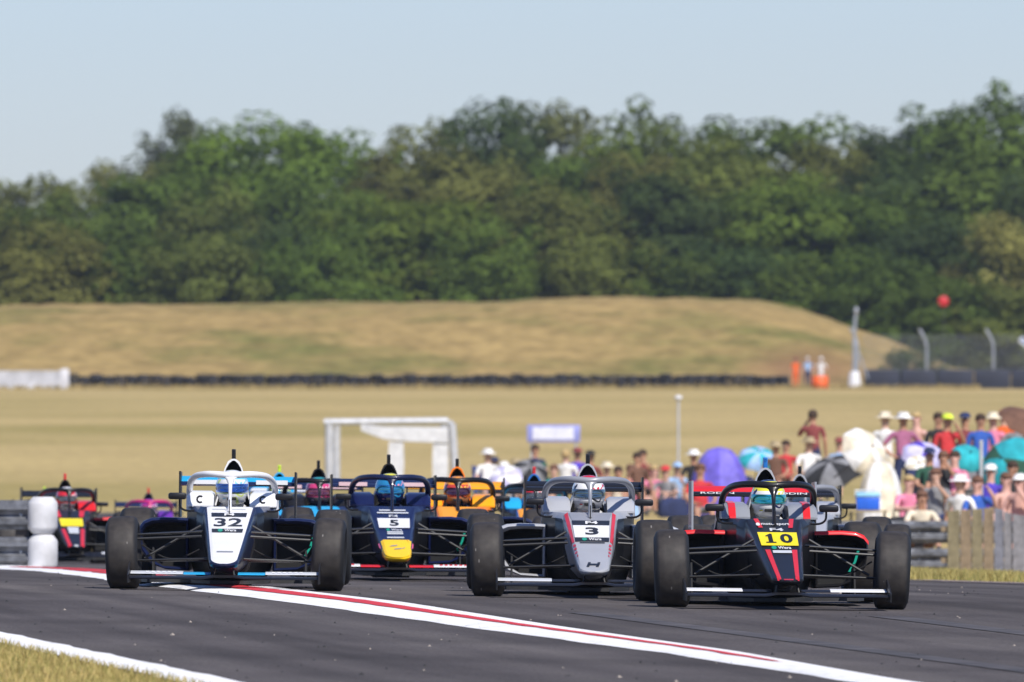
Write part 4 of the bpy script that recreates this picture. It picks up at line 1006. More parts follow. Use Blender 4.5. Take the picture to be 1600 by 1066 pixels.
r32, fw32 = make_car(353, 213, 0.1, dict(body=NAVY, halo=WHITE, headrest=WHITE, hlogo=BLACK, airbox=WHITE, tcam=BLACK, flap=PALE, flap_in=CYAN, rwing=NAVY, rflap=CYAN, rtext=('', WHITE), decals=[d32],
    helmet=H32, visor=visor('blue', (.03, .12, .45)), suit=SUITS['white'], driver='driver in ice blue, white and lime helmet in the car numbered 32'), 'white nosed navy racing car numbered 32 straddling the kerb line')
r10, fw10 = make_car(1221, 228, -2.3, dict(body=BLACK, halo=BLACK, headrest=GREY, hbar=RED, airbox=SILVER, tcam=BLUE, flap=WHITE, rwing=BLACK, rflap=RED, rtext=('RODIN', WHITE), podstripe=RED, decals=[d10], rplate=GREY,
    helmet=H10, visor=visor('teal', (.03, .42, .48)), suit=SUITS['white'], driver='driver in yellow and navy helmet with teal visor in the car numbered 10'), 'black racing car with red stripes and yellow number plate 10')
r3, fw3 = make_car(925, 217, -.8, dict(body=SILVER, tub=SILVER, nose=SILVER, halo=GREY, headrest=SILVER, airbox=SILVER, tcam=BLACK, flap=PALE, rwing=BLACK, rplate=BLACK, decals=[d3],
    helmet=H3, visor=visor('smoke', (.10, .16, .22)), suit=SUITS['white'], driver='driver in white and red helmet in the grey car numbered 3'), 'silver grey racing car numbered 3 with red nose edges')
r5, fw5 = make_car(617, 191, -2.3, dict(body=NAVY2, halo=NAVY, headrest=NAVY2, airbox=BLACK, tcam=BLACK, flap=WHITE, flap_in=RED, rwing=NAVY, rtext=('', PINKW), rflap=NAVY, tip=YELW, decals=[d5],
    helmet=H5, visor=visor('cyan', (.03, .30, .55)), suit=SUITS['navy'], driver='driver in blue and yellow helmet in the car numbered 5'), 'navy racing car numbered 5 with bright yellow nose tip')
make_car(716, 178, -.8, dict(body=NAVY, nose=ORANGE, tub=ORANGE, halo=BLACK, headrest=AMBER, airbox=ORANGE, tcam=BLACK, flap=PALE, rwing=AMBER, decals=[top_panel(AMBER)],
    helmet=HOR_, visor=visor('plum', (.10, .03, .08)), suit=SUITS['navy'], driver='driver in orange and red helmet in the orange car'), 'orange racing car with black halo behind the navy car')
make_car(500, 169.5, -1.6, dict(body=NAVY2, nose=CYAN, tub=NAVY2, halo=BLACK, headrest=BLACK, airbox=BLACK, tcam=BLACK, flap=PALE, rwing=NAVY, rtext=('', PINKW), rflap=NAVY, decals=[top_panel(CYAN)],
    helmet=HPK, visor=visor('rose', (.25, .06, .12)), suit=SUITS['navy'], driver='driver in pink and teal helmet between the cars 32 and 5'), 'navy racing car with light blue nose between the cars 32 and 5')
make_car(838, 156, -.8, dict(body=NAVY2, nose=BLUE, halo=BLACK, headrest=CYAN, airbox=BLUE, tcam=RED, flap=PALE, rwing=BLACK, decals=[top_panel(AMBER)],
    helmet=HRD, visor=visor('grey', (.2, .2, .2)), suit=SUITS['navy'], driver='driver in red helmet in the blue car behind the grey car'), 'blue racing car with red camera pod left behind the grey car')
make_car(432, 158, -.5, dict(body=BLUE, nose=CYAN, halo=CYAN, headrest=CYAN, airbox=CYAN, tcam=LIME, flap=PALE, rwing=CYAN, rtext=('', WHITE), decals=[],
    helmet=HLM, visor=visor('steel', (.2, .25, .3)), suit=SUITS['white'], driver='driver in lime and blue helmet behind the white car'), 'light blue racing car with lime camera pod behind the white car')
make_car(1266, 178, -1.6, dict(body=SILVER, halo=GREY, headrest=SILVER, airbox=SILVER, tcam=BLACK, flap=PALE, rwing=BLACK, decals=[],
    helmet=H3, visor=visor('smoke', (.10, .16, .22)), suit=SUITS['white'], driver='driver hidden behind the car numbered 10'), 'second silver grey racing car close behind the black car')
make_car(114, 136, -5.0, dict(body=BLACK, halo=BLACK, headrest=RED, airbox=BLACK, tcam=RED, flap=PALE, podstripe=RED, rwing=BLACK, rflap=BLACK, decals=[dred],
    helmet=HRD, visor=visor('grey', (.2, .2, .2)), suit=SUITS['white'], driver='driver in red and white helmet beside the white rail end'), 'black and red racing car beside the white guard rail end')
make_car(236, 112, -3.0, dict(body=NAVY, halo=MAG, headrest=PURP, airbox=NAVY, tcam=RED, flap=PALE, rwing=NAVY, decals=[top_panel(PURP)],
    helmet=HMG, visor=visor('grey', (.2, .2, .2)), suit=SUITS['white'], driver='driver in magenta and white helmet left of the white car'), 'magenta and purple racing car farthest back, left of the white car')
make_car(66, 118, -1.6, dict(body=NAVY, halo=BLACK, headrest=NAVY, airbox=NAVY, tcam=LIME, flap=PALE, rwing=NAVY, decals=[],
    helmet=HLM, visor=visor('steel', (.2, .25, .3)), suit=SUITS['white'], driver='driver hidden behind the left guard rail'), 'racing car hidden by the left guard rail but for its lime camera pod')
# sponsor dashes on the front flaps of the white and navy cars
for fw, m in ((fw32, WHITE), (fw5, RED)):
    for s in (1, -1):
        b = MB()
        for k in range(6): b.box((s*.36 + s*k*.04 - .012, -.545 + .12*(.36 + k*.04) - .03, .1415), (s*.36 + s*k*.04 + .012, -.535 + .12*(.36 + k*.04) - .03, .149))
        obj('sponsor_marks', b.mesh('sponsor_marks', 0), m, fw)['kind'] = 'stuff'
# ------------------------------------------------------------------ spectators
def body_proto(name, J, extra=None):
    """J: centre joints and one side's limbs given for both sides"""
    bones = [('pel', 'bel'), ('bel', 'che'), ('che', 'nek'), ('nek', 'hd0'), ('hd0', 'hd1')]
    for t in 'lr':
        bones += [('che', 'sh'+t), ('sh'+t, 'el'+t), ('el'+t, 'wr'+t), ('wr'+t, 'pa'+t), ('pel', 'hi'+t), ('hi'+t, 'kn'+t), ('kn'+t, 'an'+t), ('an'+t, 'to'+t)]
        pa = Vector(J['pa'+t][0]); di = (pa - Vector(J['wr'+t][0])).normalized(); sd = di.cross(Vector((0, 1, 0))); sd = sd.normalized() if sd.length > .1 else Vector((1, 0, 0))
        up = di.cross(sd).normalized()
        for q in range(4):
            base = pa + di*.03 + up*((q-1.5)*.021); L = (.062, .072, .066, .052)[q]
            J['f%s%d' % (t, q)] = (tuple(base + di*L*.5), .0095); J['g%s%d' % (t, q)] = (tuple(base + di*L*.9 + sd*.02), .008)
            bones += [('pa'+t, 'f%s%d' % (t, q)), ('f%s%d' % (t, q), 'g%s%d' % (t, q))]
        J['u'+t] = (tuple(pa + up*-.045 + di*.012), .011); bones.append(('pa'+t, 'u'+t))
    def cl(a, b, t):
        s = a + b
        if a in ('nek', 'hd0') : return 0 if not (a == 'nek' and t < .1) else 1
        if a in ('pel', 'bel', 'che') and b in ('bel', 'che', 'nek'): return 2 if (a == 'pel' and t < .45) else 1
        if b.startswith('sh'): return 1
        if a.startswith('sh'): return 1 if t < .72 else 0
        if a == 'pel' or (a.startswith('hi') and t < .85): return 2
        if a.startswith('hi') or (a.startswith('kn') and t < .92): return 3
        if b.startswith('to') or a.startswith('kn'): return 4
        return 0
    me = skin_mesh(name, J, bones, 'pel', 1, cl)
    # face: nose, ears, eyes and mouth shaped onto the same mesh
    h = Vector(J['hd0'][0]).lerp(Vector(J['hd1'][0]), .5); b = MB()
    b.ball(h + Vector((0, -.098, -.005)), (.014, .02, .022), 8, 5, 0)
    for s in (1, -1):
        b.ball(h + Vector((s*.083, .0, .0)), (.012, .02, .03), 8, 5, 0); b.ball(h + Vector((s*.032, -.084, .022)), (.011, .008, .007), 8, 5, 5)
    b.ball(h + Vector((0, -.088, -.048)), (.022, .007, .006), 8, 4, 5)
    m2 = b.mesh('f', 60); bm = bmesh.new(); bm.from_mesh(me); bm.from_mesh(m2); bm.to_mesh(me); bm.free(); bpy.data.meshes.remove(m2)
    return me, h
def std(arm_r=((.235, .02, 1.14), (.25, -.06, .90), (.25, -.08, .85)), arm_l=None, sit=False):
    z = -.50 if sit else 0
    J = {'pel': ((0, 0, .95+z), (.15, .11)), 'bel': ((0, -.01, 1.08+z), (.14, .105)), 'che': ((0, 0, 1.30+z), (.155, .11)), 'nek': ((0, .0, 1.47+z), .055), 'hd0': ((0, -.015, 1.57+z), (.075, .085)), 'hd1': ((0, -.01, 1.68+z), (.078, .092))}
    al = arm_l or tuple((-x, y, zz) for x, y, zz in arm_r)
    for t, s, A in (('r', 1, arm_r), ('l', -1, al)):
        J['sh'+t] = ((s*.175, 0, 1.40+z), .06); J['el'+t] = ((A[0][0], A[0][1], A[0][2]+z), .045); J['wr'+t] = ((A[1][0], A[1][1], A[1][2]+z), .029); J['pa'+t] = ((A[2][0], A[2][1], A[2][2]+z), .033)
        if sit:
            J['hi'+t] = ((s*.10, -.08, .46), .09); J['kn'+t] = ((s*.13, -.42, .48), .06); J['an'+t] = ((s*.12, -.46, .09), .04); J['to'+t] = ((s*.13, -.62, .035), .035)
        else:
            J['hi'+t] = ((s*.095, 0, .86), .09); J['kn'+t] = ((s*.105, -.01, .49), .06); J['an'+t] = ((s*.11, .03, .09), .04); J['to'+t] = ((s*.125, -.13, .035), .035)
    return J
up_arm = ((.27, -.12, 1.24), (.13, -.24, 1.46), (.09, -.22, 1.53))
lap = ((.25, -.06, 1.16), (.17, -.30, 1.08), (.12, -.36, 1.07))
def low_pose():
    J = {'pel': ((0, .05, .16), (.16, .12)), 'bel': ((0, .06, .30), (.145, .11)), 'che': ((0, .04, .52), (.155, .11)), 'nek': ((0, .0, .69), .055), 'hd0': ((0, -.02, .79), (.075, .085)), 'hd1': ((0, -.015, .90), (.078, .092))}
    for t, s in (('r', 1), ('l', -1)):
        J.update({'sh'+t: ((s*.175, .03, .62), .06), 'el'+t: ((s*.27, -.10, .42), .045), 'wr'+t: ((s*.15, -.32, .44), .029), 'pa'+t: ((s*.10, -.37, .45), .033),
                  'hi'+t: ((s*.12, -.06, .15), .09), 'kn'+t: ((s*.16, -.38, .42), .06), 'an'+t: ((s*.13, -.62, .08), .04), 'to'+t: ((s*.14, -.76, .035), .035)})
    return J
PB = {'stand': body_proto('body_standing', std()), 'shade': body_proto('body_shading_eyes', std(up_arm, ((-.235, .02, 1.14), (-.25, -.06, .90), (-.25, -.08, .85)))),
      'hip': body_proto('body_hand_on_hip', std(((.36, .06, 1.16), (.19, -.02, 1.02), (.15, -.05, 1.0)))), 'sit': body_proto('body_sitting', std(lap, sit=True)), 'low': body_proto('body_low', low_pose()),
      'sitshade': body_proto('body_sitting_shading', std(up_arm, tuple((-x, y, z) for x, y, z in lap), sit=True))}
def head_mesh(kind):
    b = MB()
    if kind == 'hair':
        b.loft([[(.091*math.cos(a)*r, .012 + .106*math.sin(a)*r + (0 if math.sin(a) > -.3 or k > 1 else .02*(1-k)), z + (.058-.03*k if math.sin(a) < -.25 and k < 2 else 0)) for a in [2*math.pi*j/16 for j in range(16)]] for k, (z, r) in enumerate(((-.03, .95), (.02, 1.02), (.07, .96), (.105, .72), (.122, .35), (.126, .04)))], False, True)
    elif kind == 'hat':
        b.loft([[(math.cos(a)*r, math.sin(a)*r*1.08, z) for a in [2*math.pi*j/20 for j in range(20)]] for z, r in ((.035, .175), (.052, .165), (.058, .105), (.10, .1), (.135, .085), (.143, .02))], False, True)
    else:
        b.loft([[(math.cos(a)*r, math.sin(a)*r*1.1 - (.085*max(0, -math.sin(a))**2 if k < 2 else 0), z) for a in [2*math.pi*j/20 for j in range(20)]] for k, (z, r) in enumerate(((.04, .098), (.052, .100), (.06, .100), (.095, .09), (.125, .06), (.135, .02)))], False, True)
    return b.mesh(kind, 50)
HM = {k: head_mesh(k) for k in ('hair', 'hat', 'cap')}
SK = [mat('skin_light', (.50, .30, .22), .55), mat('skin_tan', (.42, .22, .14), .55), mat('skin_pink', (.58, .33, .27), .55)]
EYE_M = mat('eye_mouth_dark', (.06, .03, .025), .4); SHOE = mat('shoe', (.06, .055, .05), .8)
def cloth(n, c): return mat('cloth_' + n, c, .9, var=.32, scale=5, bump=.5, bscale=9)
CL = {k: cloth(k, v) for k, v in dict(white=(.72, .71, .70), cream=(.65, .58, .45), red=(.50, .035, .04), pink=(.70, .22, .34), blue=(.03, .10, .42), navy=(.02, .03, .09), black=(.02, .02, .022), green=(.02, .08, .05), lime=(.60, .72, .06),
      grey=(.22, .22, .23), maroon=(.22, .05, .05), lav=(.50, .47, .70), brown=(.14, .07, .045), orange=(.75, .12, .02), teal=(.02, .35, .40), sky=(.30, .45, .68), plaid=(.35, .12, .22), khaki=(.35, .28, .17), violet=(.08, .05, .45), hair=(.05, .03, .02), blond=(.42, .3, .14)).items()}
def person(px, d, pose, face, shirt, trousers, head, hc, label, group, skin=0, bare=True, z=None, sc=1.0, dz=0.0):
    me, hp_ = PB[pose]; g = gp(px, d); g.z += dz
    mats = [SK[skin], CL[shirt] if shirt else SK[skin], CL[trousers], SK[skin] if bare else CL[trousers], SHOE, EYE_M]
    o = obj('person', me, mats, None, g, (0, 0, R(face))); o.scale = (sc, sc, sc); tag(o, label, 'person', group)
    obj(head, HM[head], CL[hc], o, hp_)
    return o
SG = 'spectators behind the right hand fence'; MG = 'spectators seated in the middle distance'
P_ = person
P_(1383, 212, 'stand', 170, 'white', 'cream', 'hat', 'cream', 'standing person in white shirt and cream hat seen from behind', SG)
P_(1411, 209, 'hip', 15, 'plaid', 'navy', 'hat', 'white', 'standing person in patterned top, navy shorts and white hat', SG, 1)
P_(1432, 216, 'stand', -30, None, 'navy', 'hair', 'blond', 'bare chested fair haired person beside the patterned top', SG, 2)
P_(1480, 205, 'shade', 20, 'red', 'grey', 'cap', 'lime', 'person in red top and lime cap shading the eyes', SG, 1)
P_(1492, 196, 'sit', -25, 'pink', 'black', 'hair', 'hair', 'seated person in pink top below the lime cap', SG, 2)
P_(1452, 198, 'sit', 20, 'green', 'black', 'cap', 'navy', 'seated person in dark green top left of the fence', SG, 1)
P_(1474, 196, 'sitshade', -10, 'black', 'black', 'hair', 'brown', 'seated person in black shading the eyes', SG, 1)
P_(1500, 182, 'sit', 150, 'white', 'white', 'hat', 'white', 'seated person in white with broad white hat just behind the fence', SG, 0)
P_(1527, 182, 'sitshade', 25, 'blue', 'khaki', 'hair', 'brown', 'seated person in blue top with raised arm behind the fence', SG, 2)
P_(1572, 184, 'sit', 30, None, 'khaki', 'hair', 'brown', 'seated bare chested person with brown hair behind the slate boards', SG, 2)
P_(1594, 183, 'sitshade', -30, None, 'red', 'cap', 'white', 'seated bare chested person in white cap at the right picture edge', SG, 2)
P_(1532, 207, 'stand', 10, 'blue', 'navy', 'hair', 'hair', 'dark haired standing person in blue left of the teal umbrella', SG, 1)
P_(1552, 209, 'stand', -20, 'pink', 'navy', 'hat', 'cream', 'standing person in pink with cream hat behind the teal umbrella', SG, 2)
P_(1592, 205, 'hip', 0, 'grey', 'black', 'hat', 'white', 'standing person in grey at the right edge below the brown parasol', SG, 1)
P_(1568, 226, 'stand', 0, 'orange', 'navy', 'cap', 'orange', 'far person in orange top and cap at the right', SG, 0)
P_(1440, 184, 'low', 10, 'cream', 'brown', 'hair', 'brown', 'seated person in cream low behind the guard rail', SG, 1)
P_(1270, 236, 'shade', 180, 'maroon', 'navy', 'hair', 'hair', 'standing person in maroon behind the dark umbrella', MG, 1)
P_(1264, 230, 'sit', 10, 'white', 'cream', 'hat', 'khaki', 'seated person in white left of the dark umbrella', MG)
P_(1312, 240, 'sit', -15, 'sky', 'navy', 'cap', 'maroon', 'seated person in pale blue right of the dark umbrella', MG, 0)
P_(1228, 240, 'sit', 0, 'red', 'brown', 'hair', 'hair', 'seated person in red right of the black car airbox', MG, 1)
P_(762, 250, 'sit', 10, 'white', 'white', 'hat', 'white', 'seated person all in white right of the orange car', MG)
P_(788, 253, 'low', -20, 'lav', 'white', 'cap', 'white', 'seated person in lavender top and white cap', MG, 0)
P_(822, 248, 'low', 10, 'black', 'black', 'hair', 'hair', 'seated person in black left of the green top', MG, 1)
P_(848, 252, 'low', -10, 'green', 'grey', 'cap', 'green', 'seated person in green under the blue and white sign', MG, 0)
P_(884, 250, 'sit', 175, 'white', 'white', 'hair', 'blond', 'seated fair haired person in white turned away left of the grey car airbox', MG, 0)
P_(902, 254, 'sit', 20, 'violet', 'navy', 'cap', 'maroon', 'seated person in violet next to the white figure', MG, 1)
P_(948, 252, 'low', 0, 'khaki', 'grey', 'hat', 'cream', 'seated person in khaki right of the grey car airbox', MG, 0)
P_(985, 246, 'low', 15, 'pink', 'maroon', 'hair', 'brown', 'seated person in pink right of the grey car rear wing', MG, 1)
P_(1004, 250, 'sitshade', -15, 'maroon', 'black', 'hair', 'hair', 'seated person in maroon with raised arm left of the violet shelter', MG, 1)
P_(1022, 244, 'low', 0, 'pink', 'grey', 'hair', 'blond', 'seated fair haired person in pink top in the middle crowd', MG, 2)
P_(1058, 252, 'low', 10, 'sky', 'black', 'cap', 'sky', 'seated person in pale blue cap left of the violet shelter', MG, 0)
P_(1084, 246, 'sit', -10, 'black', 'navy', 'hat', 'white', 'seated person in black with white hat beside the violet shelter', MG, 1)
P_(1094, 205, 'sit', 10, 'red', 'grey', 'hair', 'brown', 'seated person in red seen under the black car rear wing', MG, 1)
for a in ((772, 262, 'low', 30, 'black', 'navy', 'cap', 'navy', 'seated person in black with navy cap behind the lavender top', MG, 1), (806, 258, 'low', -10, 'grey', 'black', 'hat', 'khaki', 'seated person in grey with khaki hat in the middle crowd', MG, 0),
          (836, 262, 'sit', 0, 'navy', 'black', 'hair', 'hair', 'seated dark haired person in navy behind the green top', MG, 1), (866, 246, 'low', -25, 'teal', 'navy', 'hair', 'brown', 'seated person in teal left of the white figure', MG, 0),
          (922, 244, 'sit', 25, 'maroon', 'black', 'cap', 'black', 'seated person in maroon with black cap just right of the grey car airbox', MG, 1), (966, 240, 'low', -5, 'cream', 'brown', 'hair', 'hair', 'seated dark haired person in cream right of the grey car', MG, 1),
          (996, 238, 'sit', 30, 'brown', 'black', 'hair', 'hair', 'seated person in brown in front of the maroon top', MG, 1), (1040, 240, 'low', -20, 'grey', 'black', 'cap', 'red', 'seated person in grey with red cap left of the violet shelter', MG, 0),
          (1160, 250, 'low', 10, 'navy', 'black', 'hair', 'hair', 'seated person in navy right behind the violet shelter', MG, 1), (1212, 236, 'sit', -10, 'brown', 'black', 'hat', 'khaki', 'seated person in brown beside the black car airbox', MG, 1),
          (1466, 214, 'stand', 15, 'black', 'black', 'hair', 'hair', 'standing person in black behind the lavender umbrella', SG, 1), (1508, 210, 'hip', -15, 'maroon', 'navy', 'cap', 'navy', 'standing person in maroon with navy cap behind the teal umbrellas', SG, 1),
          (1420, 192, 'low', 25, 'pink', 'white', 'hair', 'blond', 'seated fair haired person in pink left of the guard rail people', SG, 2), (1462, 186, 'sitshade', -20, 'grey', 'navy', 'hair', 'brown', 'seated person in grey shading the eyes above the guard rail', SG, 0),
          (1548, 188, 'sit', -15, 'violet', 'navy', 'cap', 'white', 'seated person in violet with white cap behind the fence', SG, 2), (1582, 190, 'sit', 20, 'black', 'black', 'hair', 'hair', 'seated dark haired person in black behind the bare chested people', SG, 1)): P_(*a)
FG = 'marshals by the far tyre wall'
P_(1243, 684, 'stand', 10, 'orange', 'orange', 'cap', 'maroon', 'marshal in orange overalls left of the orange barrel', FG, 1, False)
P_(1283, 684.6, 'hip', -10, 'white', 'white', 'hat', 'white', 'person in white behind the orange barrel', FG, 0, False)
P_(1262, 693, 'stand', 0, 'sky', 'navy', 'cap', 'white', 'distant person in pale blue behind the far tyre wall', FG, 0, False)

# folding chairs under the seated people who show theirs
M_TUBE = mat('chair_tube', (.05, .05, .055), .4, .6)
def chair(px, d, face, c, label, dz=0):
    g = gp(px, d); g.z += dz; r = empty('folding_chair', g, R(face)); tag(r, label, 'chair', 'folding chairs of the spectators')
    obj('seat', MB().loft([[(-.25, y, z), (.25, y, z), (.25, y, z-.015), (-.25, y, z-.015)] for y, z in ((-.28, .40), (-.1, .36), (.12, .36), (.2, .40))]).mesh('seat'), CL[c], r)
    obj('backrest', MB().loft([[(-.26, y, z), (.26, y, z), (.26, y+.015, z), (-.26, y+.015, z)] for y, z in ((.18, .42), (.22, .6), (.3, .9))]).mesh('backrest'), CL[c], r)
    for x in (-.27, .27):
        obj('leg', MB().tube([(x, -.3, 0), (x, .1, .36), (x, .31, .92)], .012, 7).mesh('leg'), M_TUBE, r); obj('leg', MB().tube([(x, .3, 0), (x, -.28, .41)], .012, 7).mesh('leg'), M_TUBE, r)
        obj('armrest', MB().tube([(x, -.3, .58), (x, .24, .60)], .02, 7).mesh('armrest'), M_TUBE, r)
for a in ((1452, 198, 20, 'navy', 'navy folding chair under the person in dark green', 0), (1474, 196, -10, 'black', 'black folding chair under the person in black shading the eyes', 0), (1492, 196, -25, 'grey', 'grey folding chair under the person in pink', 0),
          (1004, 250, -15, 'maroon', 'maroon folding chair under the person in maroon with raised arm', 0), (762, 250, 10, 'blue', 'blue folding chair under the person all in white', 0)): chair(*a)

# umbrellas and shelters
def umbrella(px, py, d, rad, tilt, turn, cols, label, depth=.42, pole=1.6):
    """px,py: the crown of the canopy"""
    t = wp(px, py, d); r = empty('umbrella', t); r.rotation_euler = (Matrix.Rotation(R(turn), 3, 'Z') @ Matrix.Rotation(R(tilt), 3, 'X')).to_euler(); tag(r, label, 'umbrella', 'sun umbrellas among the spectators')
    n = 8
    for k in range(n):
        v, f = [], []; m = 6
        for i in range(9):
            q = i/8; rr = rad*math.sin(q*1.35)/math.sin(1.35); z = -rad*depth*(1-math.cos(q*1.45))/(1-math.cos(1.45))
            for j in range(m+1):
                u = j/m; a = 2*math.pi*(k+u)/n; sg = 1 - .07*math.sin(math.pi*u)*q; e = .05*rad*math.sin(math.pi*u)*(q**4)
                v.append((rr*sg*math.cos(a), rr*sg*math.sin(a), z + e))
        for i in range(8):
            for j in range(m): f.append((i*(m+1)+j, (i+1)*(m+1)+j, (i+1)*(m+1)+j+1, i*(m+1)+j+1))
        me = bpy.data.meshes.new('panel'); me.from_pydata(v, [], f); me.polygons.foreach_set('use_smooth', [True]*len(f))
        obj('panel', me, CL[cols[k % len(cols)]], r)
        a = 2*math.pi*k/n
        obj('rib', MB().tube([(rad*math.sin(q*1.35)/math.sin(1.35)*math.cos(a), rad*math.sin(q*1.35)/math.sin(1.35)*math.sin(a), -rad*depth*(1-math.cos(q*1.45))/(1-math.cos(1.45)) - .012) for q in (0, .3, .6, .85, 1)], .006, 5).mesh('rib'), M_TUBE, r)
    obj('shaft', MB().tube([(0, 0, .06), (0, 0, -pole)], .012, 7).mesh('shaft'), M_TUBE, r)
umbrella(1186, 706, 242, .42, 35, 10, ['teal', 'sky'], 'small bright turquoise umbrella right of the violet shelter', .5, 1.0)
umbrella(830, 728, 246, .40, 40, 15, ['grey', 'black'], 'small dark umbrella in the crowd left of the blue and white sign', .5, .9)
umbrella(786, 742, 244, .36, 55, -20, ['lav', 'white'], 'small white and lavender parasol low right of the orange car', .5, .7)
umbrella(1296, 722, 214, .58, 30, -30, ['grey', 'black'], 'dark grey umbrella right of the second silver car', .45, 1.1)
umbrella(1362, 698, 200, .46, 62, 38, ['white', 'cream'], 'large white umbrella tilted towards the camera', .5, 1.1)
umbrella(1448, 702, 204, .40, 40, 20, ['lav', 'lav', 'violet'], 'lavender and violet umbrella below the white hat', .5, 1.0)
umbrella(1436, 724, 199, .22, 60, 10, ['cream', 'white'], 'small cream parasol below the lavender umbrella', .5, .8)
umbrella(1516, 708, 200, .30, 50, 20, ['teal'], 'smaller teal umbrella left of the big teal one', .5, .9)
umbrella(1566, 716, 196, .55, 58, -35, ['teal', 'teal', 'teal', 'green'], 'big teal umbrella tilted towards the camera above the fence', .45, 1.1)
umbrella(1504, 697, 212, .32, 35, 0, ['black'], 'black umbrella behind the smaller teal one', .5, .9)
umbrella(1618, 652, 198, .58, 35, 55, ['brown'], 'brown parasol tilted at the right picture edge', .4, 1.2)
def shelter(px, d, w, h, cols, label, dz=0.0):
    g = gp(px, d); g.z += dz; r = empty('beach_shelter', g); tag(r, label, 'shelter')
    for k in range(4):
        v, f = [], []
        for i in range(9):
            a = math.pi/4*k + math.pi/4*i/8
            for j in range(7):
                q = j/6*math.pi/2; bul = 1 - .06*math.sin(math.pi*i/8)
                v.append((w/2*math.cos(a)*math.cos(q*.98)**.8*bul, (.1 - .5*w*math.sin(a)*math.cos(q))*bul, h*math.sin(q)**1.15))
        for i in range(8):
            for j in range(6): f.append((i*7+j, (i+1)*7+j, (i+1)*7+j+1, i*7+j+1))
        me = bpy.data.meshes.new('panel'); me.from_pydata(v, [], f); me.polygons.foreach_set('use_smooth', [True]*len(f)); obj('panel', me, CL[cols[k % len(cols)]], r)
    obj('pole', MB().tube([(0, .1, 0), (0, .1, h*1.0)], .012, 7).mesh('pole'), M_TUBE, r)
CL['shelter_violet'] = cloth('shelter_violet', (.13, .10, .50)); CL['shelter_violet2'] = cloth('shelter_violet2', (.17, .14, .55))
shelter(1124, 240, 1.25, 1.33, ['shelter_violet', 'shelter_violet2'], 'violet domed beach shelter above the black car rear wing')
shelter(1376, 196, .80, 1.08, ['white', 'cream'], 'narrow white cloth windbreak below the white umbrella')
cb_ = empty('cool_box', gp(1356, 190)); cb_.location.z = wp(1356, 797, 190).z; tag(cb_, 'bright blue cool box with pale blue lid near the white windbreak', 'cool box')
obj('box', MB().box((-.18, -.13, 0), (.18, .13, .20), 0, .02).mesh('box'), mat('coolbox_blue', (.02, .12, .62), .4), cb_); obj('lid', MB().box((-.19, -.14, .203), (.19, .14, .27), 0, .025).mesh('lid'), mat('coolbox_lid', (.30, .62, .85), .4), cb_)
obj('handle', MB().tube([(-.195, 0, .17), (-.2, 0, .30), (.2, 0, .30), (.195, 0, .17)], .012, 7).mesh('handle'), CL['white'], cb_)
tb = empty('folding_table', gp(1356, 190)); tag(tb, 'low folding table under the blue cool box', 'table'); tz = cb_.location.z - tb.location.z
obj('top', MB().box((-.3, -.22, tz-.03), (.3, .22, tz-.004), 0, .008).mesh('top'), CL['khaki'], tb)
for x in (-.26, .26):
    for y in (-.18, .18): obj('leg', MB().tube([(x, y, 0), (x, y, tz-.03)], .014, 7).mesh('leg'), M_TUBE, tb)

def bag(px, d, c, w, h, label):
    r = empty('bag', gp(px, d), random.uniform(-.5, .5)); tag(r, label, 'bag', 'bags lying among the spectators')
    obj('body', MB().loft([[(x*w/2*k, y*.13*k, z) for x, y in ((-1, -.7), (-.7, -1), (.7, -1), (1, -.7), (1, .7), (.7, 1), (-.7, 1), (-1, .7))] for z, k in ((0, .9), (h*.15, 1.05), (h*.6, 1.0), (h*.92, .8), (h, .45))]).mesh('body', 50), CL[c], r)
    obj('strap', MB().tube([(-w*.25, -.02, h*.9), (-w*.2, -.03, h*1.2), (w*.2, -.03, h*1.2), (w*.25, -.02, h*.9)], .014, 7).mesh('strap'), CL['black'], r)
bag(912, 240, 'red', .5, .35, 'red bag on the grass right of the grey car airbox'); bag(1052, 236, 'navy', .55, .38, 'navy bag on the grass left of the violet shelter'); bag(1406, 186, 'black', .42, .5, 'black backpack beside the white windbreak')
bag(1436, 190, 'maroon', .4, .36, 'maroon bag in front of the seated people by the guard rail'); bag(978, 234, 'sky', .5, .32, 'pale blue bag low in the middle crowd')

# frames, sign and pole in the field
M_WF = mat('white_frame', (.62, .62, .63), .6, var=.15); M_GF = mat('grey_frame', (.50, .51, .53), .55, .2, var=.15)
g = gp(612, 300); fr = empty('scaffold_frame', g); tag(fr, 'thin grey tubular frame standing in the dry field behind the navy car', 'frame')
X = lambda px: (px-612)/FPX*300
Z = lambda py: EYE + (HOR-py)/FPX*300 - g.z
for a, b, yy in ((514, 514, 0), (706, 712, 0), (524, 524, 1.4), (694, 694, 1.4)): obj('upright', MB().tube([(X(b), yy, 0), (X(a), yy, Z(662))], .10, 8).mesh('upright'), M_GF, fr)
for y0 in (0, 1.4): obj('crossbar', MB().tube([(X(506), y0, Z(660)), (X(700), y0, Z(658))], .085, 8).mesh('crossbar'), M_GF, fr)
for a in (514, 704): obj('crossbar', MB().tube([(X(a), 0, Z(661)), (X(a), 1.4, Z(661))], .07, 8).mesh('crossbar'), M_GF, fr)
g2_ = gp(655, 292); pf = empty('white_portal', g2_); tag(pf, 'thick white portal frame with sagging canopy inside the grey frame', 'frame')
X2 = lambda px: (px-655)/FPX*292; Z2 = lambda py: EYE + (HOR-py)/FPX*292 - g2_.z
for a in (619, 688): obj('pillar', MB().loft([[(X2(a)+u*w, v*.16, z) for u, v in ((-1, -1), (1, -1), (1, 1), (-1, 1))] for z, w in ((0, .17), (Z2(720), .19), (Z2(690), .17))]).mesh('pillar', 30), M_WF, pf)
